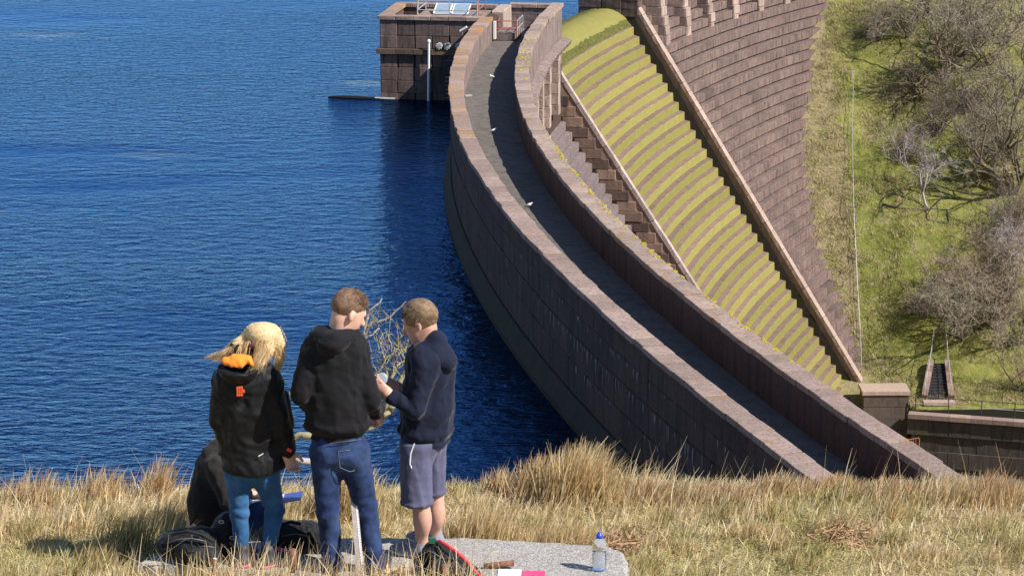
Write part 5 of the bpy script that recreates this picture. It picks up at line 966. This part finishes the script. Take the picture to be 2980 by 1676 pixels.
def tree(base, H, label, spread, stems, matb, matt, seed, lean=(0, 0), twl=1.0, dens=1.0, group='bare trees on the far slope', name='bare_tree', r0=None, tw=.012, up=.35, depth=4):
    r = np.random.default_rng(seed); t = empty(name, tuple(base), label, 'tree', group); mb = MB(); TA, TB, TW = [], [], []
    def grow(p, d, L, rad, lev):
        pts = [p]; n = 4; dd = d.copy()
        for k in range(n):
            dd = dd + r.normal(size=3) * .22 + np.array([0, 0, .06 * up]); dd /= np.linalg.norm(dd); pts.append(pts[-1] + dd * L / n)
        if rad > tw * 1.6: mb.tube(pts, list(np.linspace(rad, rad * .62, n + 1)), 5 if rad > .06 else 3, cap=False)
        else:
            for k in range(n): TA.append(pts[k]); TB.append(pts[k + 1]); TW.append(max(rad * (1 - .1 * k), tw * .6))
        if lev <= 0:
            for k in range(int(5.5 * dens)):
                q = pts[r.integers(1, n + 1)]; e = dd + r.normal(size=3) * .75 + np.array([0, 0, .1]); e /= np.linalg.norm(e); L2 = L * r.uniform(.3, .8) * twl; q2 = q + e * L2 * .6; q3 = q2 + (e + r.normal(size=3) * .35) * L2 * .5; TA.extend([q, q2]); TB.extend([q2, q3]); TW.extend([tw * .62, tw * .45])
            return
        for k in range(r.integers(3, 5)):
            i = r.integers(1, n + 1); e = dd * .75 + r.normal(size=3) * np.array([spread, spread, spread * .55]) + np.array([0, 0, up * .4]); e /= np.linalg.norm(e); grow(pts[i], e, L * r.uniform(.55, .82), rad * r.uniform(.42, .62), lev - 1)
    rad = r0 or H * .028
    for k in range(stems):
        a = 6.283 * k / max(stems, 1) + r.uniform(0, 1); d = np.array([math.cos(a) * .35 * (stems > 1) + lean[0], math.sin(a) * .35 * (stems > 1) + lean[1], 1.]); d /= np.linalg.norm(d); grow(np.array(base) - [0, 0, .25], d, H * .42, rad, depth)
    mb.build('trunk', matb, t, True); TW = np.array(TW); ribbons('crown', TA, TB, TW, TW * .7, matt, t, seed); return t
def T(px, py, H, *a, **k): return tree(onhill(px, py), H * 1.45, *a, **k)
T(2742, 245, 7.5, 'tall many stemmed tree with yellow lichened limbs, upper middle of the slope', .62, 4, M['bark_lichen'], M['twig_brown'], 11, r0=.24, up=.6)
T(2690, 290, 5.0, 'low leaning tree with long limbs reaching toward the handrail', .8, 3, M['bark_lichen'], M['twig_dark'], 12, lean=(-.8, 0), r0=.16, up=.1, dens=.6)
T(2712, 612, 6.2, 'pale grey fan shaped birch standing alone on the grass', .36, 1, M['bark_grey'], M['twig_grey'], 13, r0=.13, up=.5, dens=1.3, lean=(-.1, 0))
T(2955, 560, 8.5, 'large spreading tree with yellow stems at the right edge', .6, 4, M['bark_lichen'], M['twig_brown'], 14, r0=.22, lean=(-.15, 0), up=.6)
T(2640, 470, 3.0, 'dark purple thicket bush behind the pale birch, left side', .9, 5, M['bark_dark'], M['twig_dark'], 15, r0=.07, dens=1.2)
T(2860, 420, 4.2, 'dense dark thicket behind the pale birch, right side', .9, 5, M['bark_dark'], M['twig_dark'], 16, r0=.08, dens=1.2)
T(2800, 985, 6.2, 'wide brown thicket tree above the stone stair', .8, 5, M['bark_brown'], M['twig_brown'], 17, r0=.13, dens=1.2)
T(2905, 960, 7.2, 'tall brown thicket tree right of the stone stair', .7, 5, M['bark_brown'], M['twig_red'], 18, r0=.14, dens=1.2)
T(2770, 860, 4.2, 'grey brown shrub in the middle of the lower slope', .8, 5, M['bark_brown'], M['twig_red'], 19, r0=.08)
T(2960, 800, 5.0, 'pale grey shrub at the right edge of the lower slope', .7, 4, M['bark_grey'], M['twig_grey'], 20, r0=.09)
T(2975, 1140, 4.5, 'small reddish tree at the right edge above the channel wall', .55, 3, M['bark_brown'], M['twig_red'], 21, r0=.09)
T(2560, 120, 3.6, 'dark twiggy tree high beside the green strip', .8, 4, M['bark_dark'], M['twig_brown'], 22, r0=.08)
T(2880, 190, 6.5, 'brown tree at the top right of the slope', .7, 4, M['bark_brown'], M['twig_brown'], 23, r0=.13)
T(2960, 300, 6.0, 'reddish brown tree on the right edge near the top', .75, 4, M['bark_brown'], M['twig_red'], 24, r0=.12)
T(2640, 110, 5.5, 'grey brown tree behind the tall lichened tree, left side', .7, 4, M['bark_brown'], M['twig_brown'], 25, r0=.11)
T(2820, 60, 6.0, 'brown tree highest on the slope above the lichened tree', .7, 4, M['bark_brown'], M['twig_dark'], 26, r0=.11)
T(2940, 690, 5.0, 'dark brown thicket between the grey shrub and the yellow stemmed tree', .85, 5, M['bark_dark'], M['twig_dark'], 27, r0=.09, dens=1.1)
for i, (px, py, H, lab, mb_, mt) in enumerate(((2700, 60, 5.5, 'brown thicket tree between the lichened tree and the green strip', 'bark_brown', 'twig_brown'), (2930, 130, 6, 'brown tree second from the top right corner', 'bark_brown', 'twig_red'), (2975, 60, 6, 'dark tree in the top right corner', 'bark_dark', 'twig_dark'), (2810, 330, 4, 'low brown thicket right of the lichened tree trunk', 'bark_brown', 'twig_brown'), (2870, 520, 4.5, 'brown thicket between the pale birch and the yellow stemmed tree', 'bark_brown', 'twig_brown'), (2905, 820, 5, 'reddish thicket in the heart of the lower wood', 'bark_brown', 'twig_red'), (2690, 930, 3, 'low grey brown bush left of the wide thicket', 'bark_brown', 'twig_brown'), (2970, 1000, 5, 'brown thicket at the right edge beside the tall one', 'bark_brown', 'twig_brown'), (2730, 400, 3.2, 'dark low thicket directly above the pale birch crown', 'bark_dark', 'twig_dark'))):
    T(px, py, H, lab, .75, 4, M[mb_], M[mt], 40 + i, r0=.1, dens=.6)
def log(pxs, lab, rad, mat):
    P_ = [onhill(*p) + np.array([0, 0, rad * .8]) for p in pxs]; t = empty('fallen_branch', tuple(P_[0]), lab, 'branch', 'fallen branches on the pasture'); MB().tube(P_, list(np.linspace(rad, rad * .4, len(P_))), 6).build('limb', mat, t, True); MB().tube([P_[1], P_[1] + [.5, .1, .5], P_[1] + [.9, .2, .6]], [rad * .5, rad * .35, rad * .15], 5).build('side_branch', mat, t, True)
M['deadwood'] = bark('dead_orange_wood', (.24, .15, .09), (.36, .25, .16)); log(((2608, 590), (2630, 562), (2660, 530)), 'orange dead branch lying left of the pale birch', .13, M['deadwood']); log(((2570, 600), (2610, 608), (2650, 612), (2700, 615)), 'dark dead trunk lying at the foot of the pale birch', .14, M['bark_dark'])
# tussocks of rush and bracken on the far slope: short bristling clumps, uncountable
r = np.random.default_rng(5); n = 11000; px = r.uniform(24.5, 44, n); py = r.uniform(206.8, 250, n); keep = (px > np.interp(py, [206, 214, 222, 232, 250], [31, 27.6, 24.7, 24.9, 29])); px, py = px[keep], py[keep]
fz = fbm(px, py, .45, 33); keep = fz + r.uniform(-.35, .35, len(px)) > .12 - .7 * (px < np.interp(py, [206, 214, 222, 232, 250], [32, 30, 28.5, 28.5, 31])); px, py, fz = px[keep], py[keep], fz[keep]
m = 15; A = np.repeat(np.c_[px, py, hill(px, py) - .05], m, 0) + r.normal(size=(len(px) * m, 3)) * [.24, .24, .02]; d = r.normal(size=A.shape) * [.5, .5, .2] + [0, 0, .8]; L = np.repeat(r.uniform(.18, .55, len(px)), m); Bp = A + d * L[:, None] * .8
ribbons('slope_tussocks', A, Bp, .017, .004, bark('tussock_straw', (.30, .25, .11), (.52, .42, .25), (.20, .21, .05), .52), None, 6); prop(bpy.data.objects['slope_tussocks'], 'bristling straw and green tussocks scattered over the far pasture', 'grass', kind='stuff')
# ------------------------------------------------------------------ mossy dead tree just below the brow
YD = 19.6; dt = empty('dead_tree', tuple(J(972, 1480, YD)), 'lichened leaning dead tree below the brow behind the standing group', 'tree'); lb = M['bark_lichen2'] = bark('mossy_lichen_bark', (.20, .17, .11), (.34, .30, .2), (.22, .19, .05), .56)
def limb(nm, pts, r0, r1, mat=None, parent=dt, sub=True, seed=0):
    rr = np.random.default_rng(seed); P_ = [J(p[0], p[1], YD + p[2]) for p in pts]; Pn = []
    for a, b in zip(P_, P_[1:]): Pn += [a + (b - a) * f + rr.normal(size=3) * r0 * .35 for f in (0, .33, .66)]
    Pn.append(P_[-1]); rad = np.linspace(r0, r1, len(Pn)) * (1 + .18 * rr.normal(size=len(Pn)).clip(-1, 1)); return MB().tube(Pn, list(rad), 8).build(nm, mat or lb, parent, True)
tr = limb('trunk', ((1000, 1700, .1), (985, 1500, 0), (970, 1390, 0), (965, 1290, .02)), .085, .06)
limb('limb', ((965, 1300, 0), (925, 1262, -.05), (890, 1268, -.08), (850, 1278, -.1), (800, 1240, -.1)), .038, .024, seed=1); limb('limb', ((968, 1370, 0), (912, 1345, -.1), (867, 1338, -.15), (835, 1322, -.2)), .028, .02, M['bark_grey'], seed=2)
limb('limb', ((965, 1280, 0), (1030, 1262, -.05), (1070, 1245, -.05), (1108, 1222, -.03), (1140, 1192, 0), (1150, 1180, 0)), .032, .014, seed=3); limb('limb', ((965, 1290, 0), (990, 1180, .05), (1040, 1050, .1), (1056, 985, .1), (1075, 940, .1), (1120, 930, .12), (1160, 895, .15), (1182, 878, .15)), .022, .004, bark('grey_dead_wood', (.16, .14, .12), (.30, .27, .24)), seed=4)
limb('branch', ((1058, 980, .1), (1066, 920, .1), (1085, 895, .1), (1112, 869, .1)), .018, .004, M['bark_grey'], seed=5); limb('branch', ((1056, 990, .1), (1085, 972, .1), (1105, 955, .12)), .012, .004, M['bark_grey'], seed=6); limb('branch', ((800, 1240, -.1), (825, 1175, -.1), (842, 1150, -.1), (855, 1130, -.1)), .02, .006, seed=7)
limb('branch', ((1140, 1200, .1), (1175, 1080, .15), (1185, 1050, .15), (1215, 1025, .2)), .022, .008, seed=8); limb('branch', ((1120, 1215, .1), (1130, 1120, .12), (1120, 1060, .15), (1112, 1020, .15)), .02, .006, seed=9); limb('branch', ((1130, 1120, .12), (1155, 1062, .15), (1185, 1045, .2), (1200, 1010, .2)), .014, .005, seed=10)
r = np.random.default_rng(9); A, Bq = [], []
for (cx, cy, sx, sy, n) in ((1130, 1060, 50, 90, 60), (1180, 1050, 48, 85, 48), (1105, 1100, 36, 95, 38), (1150, 1010, 60, 55, 45), (1080, 950, 30, 40, 30)):
    for k in range(n):
        a = J(cx + r.normal() * sx * .5, cy + r.normal() * sy * .5, YD + .15 + r.normal() * .12); d = np.array([r.normal() * .5, r.normal() * .5, .7 + r.normal() * .4]); d /= np.linalg.norm(d); L = r.uniform(.04, .12); b = a + d * L; A += [a, b]; Bq += [b, b + (d + r.normal(size=3) * .5) * L * .7]
prop(ribbons('twigs', A, Bq, .003, .0015, M['twig_lichen'], dt, 3), kind='stuff')

# ------------------------------------------------------------------ grass and rushes of the foreground bank
def grassmat(name):
    m, nt, b, N = newmat(name); at = N('ShaderNodeAttribute', attribute_name='Col'); nt.links.new(at.outputs['Color'], b.inputs['Base Color']); b.inputs['Roughness'].default_value = .7; b.inputs['Specular IOR Level'].default_value = .25
    tr = N('ShaderNodeBsdfTranslucent'); nt.links.new(at.outputs['Color'], tr.inputs['Color']); ms_ = N('ShaderNodeMixShader'); ms_.inputs[0].default_value = .35; out = nt.nodes['Material Output']; nt.links.new(b.outputs[0], ms_.inputs[1]); nt.links.new(tr.outputs[0], ms_.inputs[2]); nt.links.new(ms_.outputs[0], out.inputs['Surface']); return m
M['grass'] = grassmat('dry_grass_blades')
PAL = {'straw': [(.70, .55, .33), (.76, .62, .40), (.60, .45, .24)], 'gold': [(.62, .44, .21), (.54, .37, .16), (.70, .53, .28)], 'green': [(.28, .28, .08), (.38, .36, .11), (.50, .45, .19)], 'rush': [(.32, .25, .10), (.44, .33, .15), (.24, .22, .08)], 'pale': [(.82, .70, .50), (.74, .61, .40), (.66, .52, .32)], 'bracken': [(.50, .29, .14), (.58, .37, .20), (.40, .22, .10)]}
def blades(name, X, Y, H, lean, width, cols, tipcol=None, parent=None, seed=0, bend=.5, wind=(.22, 0), z0=None):
    r = np.random.default_rng(seed); n = len(X); Z = ground(X, Y) - .015 if z0 is None else z0; P0 = np.c_[X, Y, Z]; th = r.uniform(0, 6.283, n); ld = np.c_[np.cos(th), np.sin(th)] * (np.abs(r.normal(size=n)) * lean)[:, None] + np.array(wind); W = width * r.uniform(.7, 1.3, n)
    ph = r.uniform(0, 6.283, n); sd_ = np.c_[np.cos(ph), np.sin(ph), np.zeros(n)] * W[:, None]; rows = []; segs = 3
    for k in range(segs + 1):
        f = k / segs; c = P0 + np.c_[ld * (H * (f * .45 + bend * f * f))[:, None], H * (f - .16 * f * f * np.linalg.norm(ld, axis=1))]; w = sd_ * (1 - .85 * f ** 1.5); rows += [c - w, c + w]
    V = np.stack(rows, 1).reshape(-1, 3); m = 2 * (segs + 1); b = np.arange(n)[:, None] * m; Q = np.concatenate([b + np.array([[2 * k, 2 * k + 1, 2 * k + 3, 2 * k + 2]]) for k in range(segs)])
    me = nmesh(name, V, Q, M['grass']); base = cols * r.uniform(.78, 1.2, (n, 1)); tip = base if tipcol is None else tipcol; C_ = np.stack([base * (1 - k / segs) + tip * (k / segs) for k in range(segs + 1) for _ in (0, 1)], 1).reshape(-1, 3)
    at = me.color_attributes.new('Col', 'FLOAT_COLOR', 'POINT'); at.data.foreach_set('color', np.c_[C_, np.ones(len(C_))].astype(np.float32).ravel()); return link(name, me, parent)
def pick(r, names, n, p=None): ch = np.array([c for nm in names for c in PAL[nm]]); return ch[r.integers(0, len(ch), n)]
def inslab(x, y): return (x > -2.28 - .0) & (x < .72) & (y > np.interp(x, [-2.3, -1.5, -1.0, -.55, -.3], [15.95, 15.8, 15.6, 15.3, 15.15])) & (y < 16.28 + .17 * np.clip(1 - np.abs(x + .8) / 1.4, 0, 1))
r = np.random.default_rng(77)
def scatter(n, x0, x1, y0, y1): x = r.uniform(x0, x1, n); y = r.uniform(y0, y1, n); k = ~inslab(x, y); return x[k], y[k]
# short turf everywhere on the bank
x, y = scatter(70000, -4.3, 4.5, 14.9, 19.6); f = fbm(x, y, 1.6, 55); g = fbm(x, y, 4.5, 56, 2)
cg = pick(r, ['green'], len(x)); cs = pick(r, ['straw', 'pale'], len(x)); t = (np.clip(.72 + .75 * f + .4 * g + r.normal(size=len(x)) * .35, 0, 1))[:, None]; cols = cg * (1 - t) + cs * t
prop(blades('turf_grass', x, y, r.uniform(.035, .10, len(x)) * (1 + .3 * np.clip(f, 0, 1)), .75, .0042, cols, None, None, 1, .6), 'short mixed green and straw turf of the foreground bank', 'grass', kind='stuff')
# long straw grass: thick along the brow, patchy in front
def long_zone(n, seed, dens):
    x, y = scatter(n, -4.4, 4.6, 15.6, 19.4); d = dens(x, y); k = r.uniform(0, 1, len(x)) < d; return x[k], y[k]
def dl(x, y):
    b = brow(x); return np.clip(np.exp(-((y - b + .3) / .38) ** 2) * np.where(x < -1.2, 1.0, .65) + .34 * np.clip(fbm(x, y, 2.3, 61) + .15, 0, 1) * np.where(x < -.9, .55, 1), 0, 1) * np.where((y < 16.9) & (x < -1.4), .25, 1)
x, y = long_zone(34000, 1, dl); f = fbm(x, y, 1.3, 62); t = np.clip(.2 + f + r.normal(size=len(x)) * .3, 0, 1)[:, None]; cols = pick(r, ['straw', 'pale'], len(x)) * (1 - t) + pick(r, ['gold', 'rush'], len(x)) * t
prop(blades('long_dry_grass', x, y, r.uniform(.08, .21, len(x)) * np.where(x < -1.1, 1.3, np.where(x > 1.6, .82, 1)) * (.85 + .5 * np.clip(f, -.3, .6)), .32, .0042, cols, None, None, 2, .55, (.30, .02)), 'long straw coloured grass along the brow of the bank', 'grass', kind='stuff')
# distinct tussocks, one object each
def tuss(px, py, Hh, wid, n, label, pal=('gold', 'rush'), tip=('bracken', 'straw'), seed=0, lean=.33, Y=None, wind=(.26, 0)):
    rr = np.random.default_rng(seed + 100); Yb = Y or 17.2
    for it in range(8): q = J(px, py, Yb); Yb += (q[2] - float(ground(q[0], Yb))) / .34
    Yb = min(max(Yb, 15.3), 19.3); q = J(px, py, Yb); t = empty('grass_tussock', (q[0], Yb, float(ground(q[0], Yb))), label, 'grass tussock', 'grass tussocks on the bank')
    x = q[0] + rr.normal(size=n) * wid * .45; y = Yb + rr.normal(size=n) * wid * .3; lx = (x - q[0]) / wid; H = Hh * (.8 if px < 1750 else rr.uniform(.36, .58)) * rr.uniform(.5, 1.1, n) * (1 - .25 * np.clip(np.abs(lx), 0, 1)); o = blades('blades', x, y, H, lean, .0042, pick(rr, list(pal), n), pick(rr, list(tip), n), t, seed, .42, wind); prop(o, kind='stuff')
for a in ((1660, 1452, .52, .30, 1500, 'tall rounded amber tussock rising before the dark plinth of the dam', ('gold', 'rush'), ('gold', 'straw')), (1560, 1450, .40, .2, 800, 'amber tussock on the left shoulder of the tallest one'), (1890, 1450, .42, .25, 1100, 'dense pale tipped tussock under the lime streaked dam wall', ('gold', 'rush'), ('pale', 'bracken')), (2080, 1455, .40, .28, 1000, 'broad tussock below the upstream parapet end', ('rush', 'gold'), ('pale', 'bracken')),
          (2260, 1440, .36, .25, 800, 'reddish tussock where the upstream parapet meets the bank', ('gold', 'green'), ('bracken', 'pale')), (2430, 1440, .40, .26, 900, 'reddish tipped tussock in front of the dark walkway gap', ('rush', 'gold'), ('bracken', 'gold')), (2590, 1450, .36, .28, 900, 'low tussock between the two parapet ends', ('gold', 'green'), ('bracken', 'pale')), (2740, 1462, .40, .28, 900, 'amber tussock at the end of the downstream parapet', ('gold', 'green'), ('gold', 'pale')),
          (2880, 1470, .50, .32, 1300, 'tall brown tipped tussock at the right edge of the bank', ('rush', 'gold'), ('bracken', 'straw')), (1385, 1590, .40, .22, 650, 'upright rush tussock behind the slab near the red piped rucksack', ('rush', 'gold'), ('straw', 'gold')), (1440, 1440, .28, .12, 300, 'small tussock at the water edge right of the person in shorts', ('gold', 'rush'), ('bracken', 'pale')), (1600, 1600, .26, .3, 900, 'low leaning rush clump behind the slab left of the bottle', ('rush', 'gold'), ('straw', 'gold')),
          (1000, 1500, .46, .2, 700, 'tall golden tussock framed by the legs of the person in black hoodie', ('gold', 'rush'), ('straw', 'gold')), (455, 1450, .40, .16, 260, 'tall narrow golden tussock on the left brow', ('gold', 'straw'), ('gold', 'bracken')), (285, 1450, .34, .26, 240, 'feathery reddish tussock on the left brow', ('straw', 'gold'), ('bracken', 'gold')), (90, 1460, .32, .26, 300, 'reddish tussock at the far left edge of the brow', ('gold', 'rush'), ('bracken', 'straw')),
          (380, 1595, .34, .25, 420, 'dark green rush clump beside the left rucksack', ('rush', 'green'), ('rush', 'gold')), (290, 1640, .22, .2, 260, 'low dark rush clump at the lower left', ('rush', 'rush'), ('rush', 'gold')), (2200, 1560, .24, .22, 380, 'small golden rush clump in the middle of the right lawn', ('gold', 'rush'), ('gold', 'straw')), (2700, 1620, .28, .26, 420, 'loose straw clump at the lower right', ('gold', 'rush'), ('straw', 'pale'))):
    tuss(*a, seed=int(a[0]))
def heap(px, py, lab, seed):   # collapsed dead bracken
    rr = np.random.default_rng(seed); q = J(px, py, 16.6); z = float(ground(q[0], q[1])); t = empty('bracken_heap', (q[0], q[1], z), lab, 'bracken', 'dead bracken heaps'); n = 420; a = np.c_[q[0] + rr.normal(size=n) * .13, q[1] + rr.normal(size=n) * .1, z + np.abs(rr.normal(size=n)) * .045]; d = rr.normal(size=(n, 3)) * [1, 1, .35]; d /= np.linalg.norm(d, axis=1)[:, None]; ribbons('fronds', a, a + d * rr.uniform(.05, .13, n)[:, None], .004, .0015, bark('dead_bracken', (.30, .16, .085), (.48, .31, .18)), t, seed)
heap(1800, 1560, 'collapsed reddish bracken behind the water bottle', 3); heap(2440, 1625, 'collapsed reddish bracken at the lower right of the bank', 4)
# stray stalks in front of the slab
n = 1300; x = np.concatenate([r.normal(-1.45, .22, 430), r.uniform(-2.5, -.2, 460), r.normal(-.45, .2, 220), r.normal(-.9, .12, 190)]); y = r.uniform(15.2, 15.62, n); cols = pick(r, ['straw', 'gold', 'pale'], n)
prop(blades('front_stalks', x, y, r.uniform(.12, .38, n), .5, .0036, cols, None, None, 9, .5, (.1, 0), np.full(n, SLAB - .07)), 'loose dry stalks standing in front of the slab', 'grass', kind='stuff')

# small tufts that break the lawn, and single tall stalks along the brow
cx, cy = scatter(150, -4.2, 4.4, 15.3, 17.6); k = 55; x = np.repeat(cx, k) + r.normal(size=len(cx) * k) * .045; y = np.repeat(cy, k) + r.normal(size=len(cx) * k) * .035; ok = ~inslab(x, y); x, y = x[ok], y[ok]; H = np.repeat(r.uniform(.08, .2, len(cx)), k)[ok] * r.uniform(.6, 1.1, len(x)); tone = np.repeat(r.uniform(0, 1, len(cx)), k)[ok][:, None]
prop(blades('lawn_tufts', x, y, H, .5, .0036, pick(r, ['rush', 'green'], len(x)) * (1 - tone) + pick(r, ['gold', 'straw'], len(x)) * tone, None, None, 14, .55, (.22, 0)), 'small rushy tufts dotted over the foreground lawn', 'grass', kind='stuff')
n = 420; x = r.uniform(-4.2, 4.4, n); y = brow(x) - r.uniform(0, .5, n); ok = (x < -1.5) | (x > -.1); x, y = x[ok], y[ok]
prop(blades('brow_stalks', x, y, r.uniform(.22, .46, len(x)), .38, .0026, pick(r, ['straw', 'bracken', 'pale'], len(x)), None, None, 15, .5, (.25, 0)), 'single tall dry stalks standing along the brow', 'grass', kind='stuff')
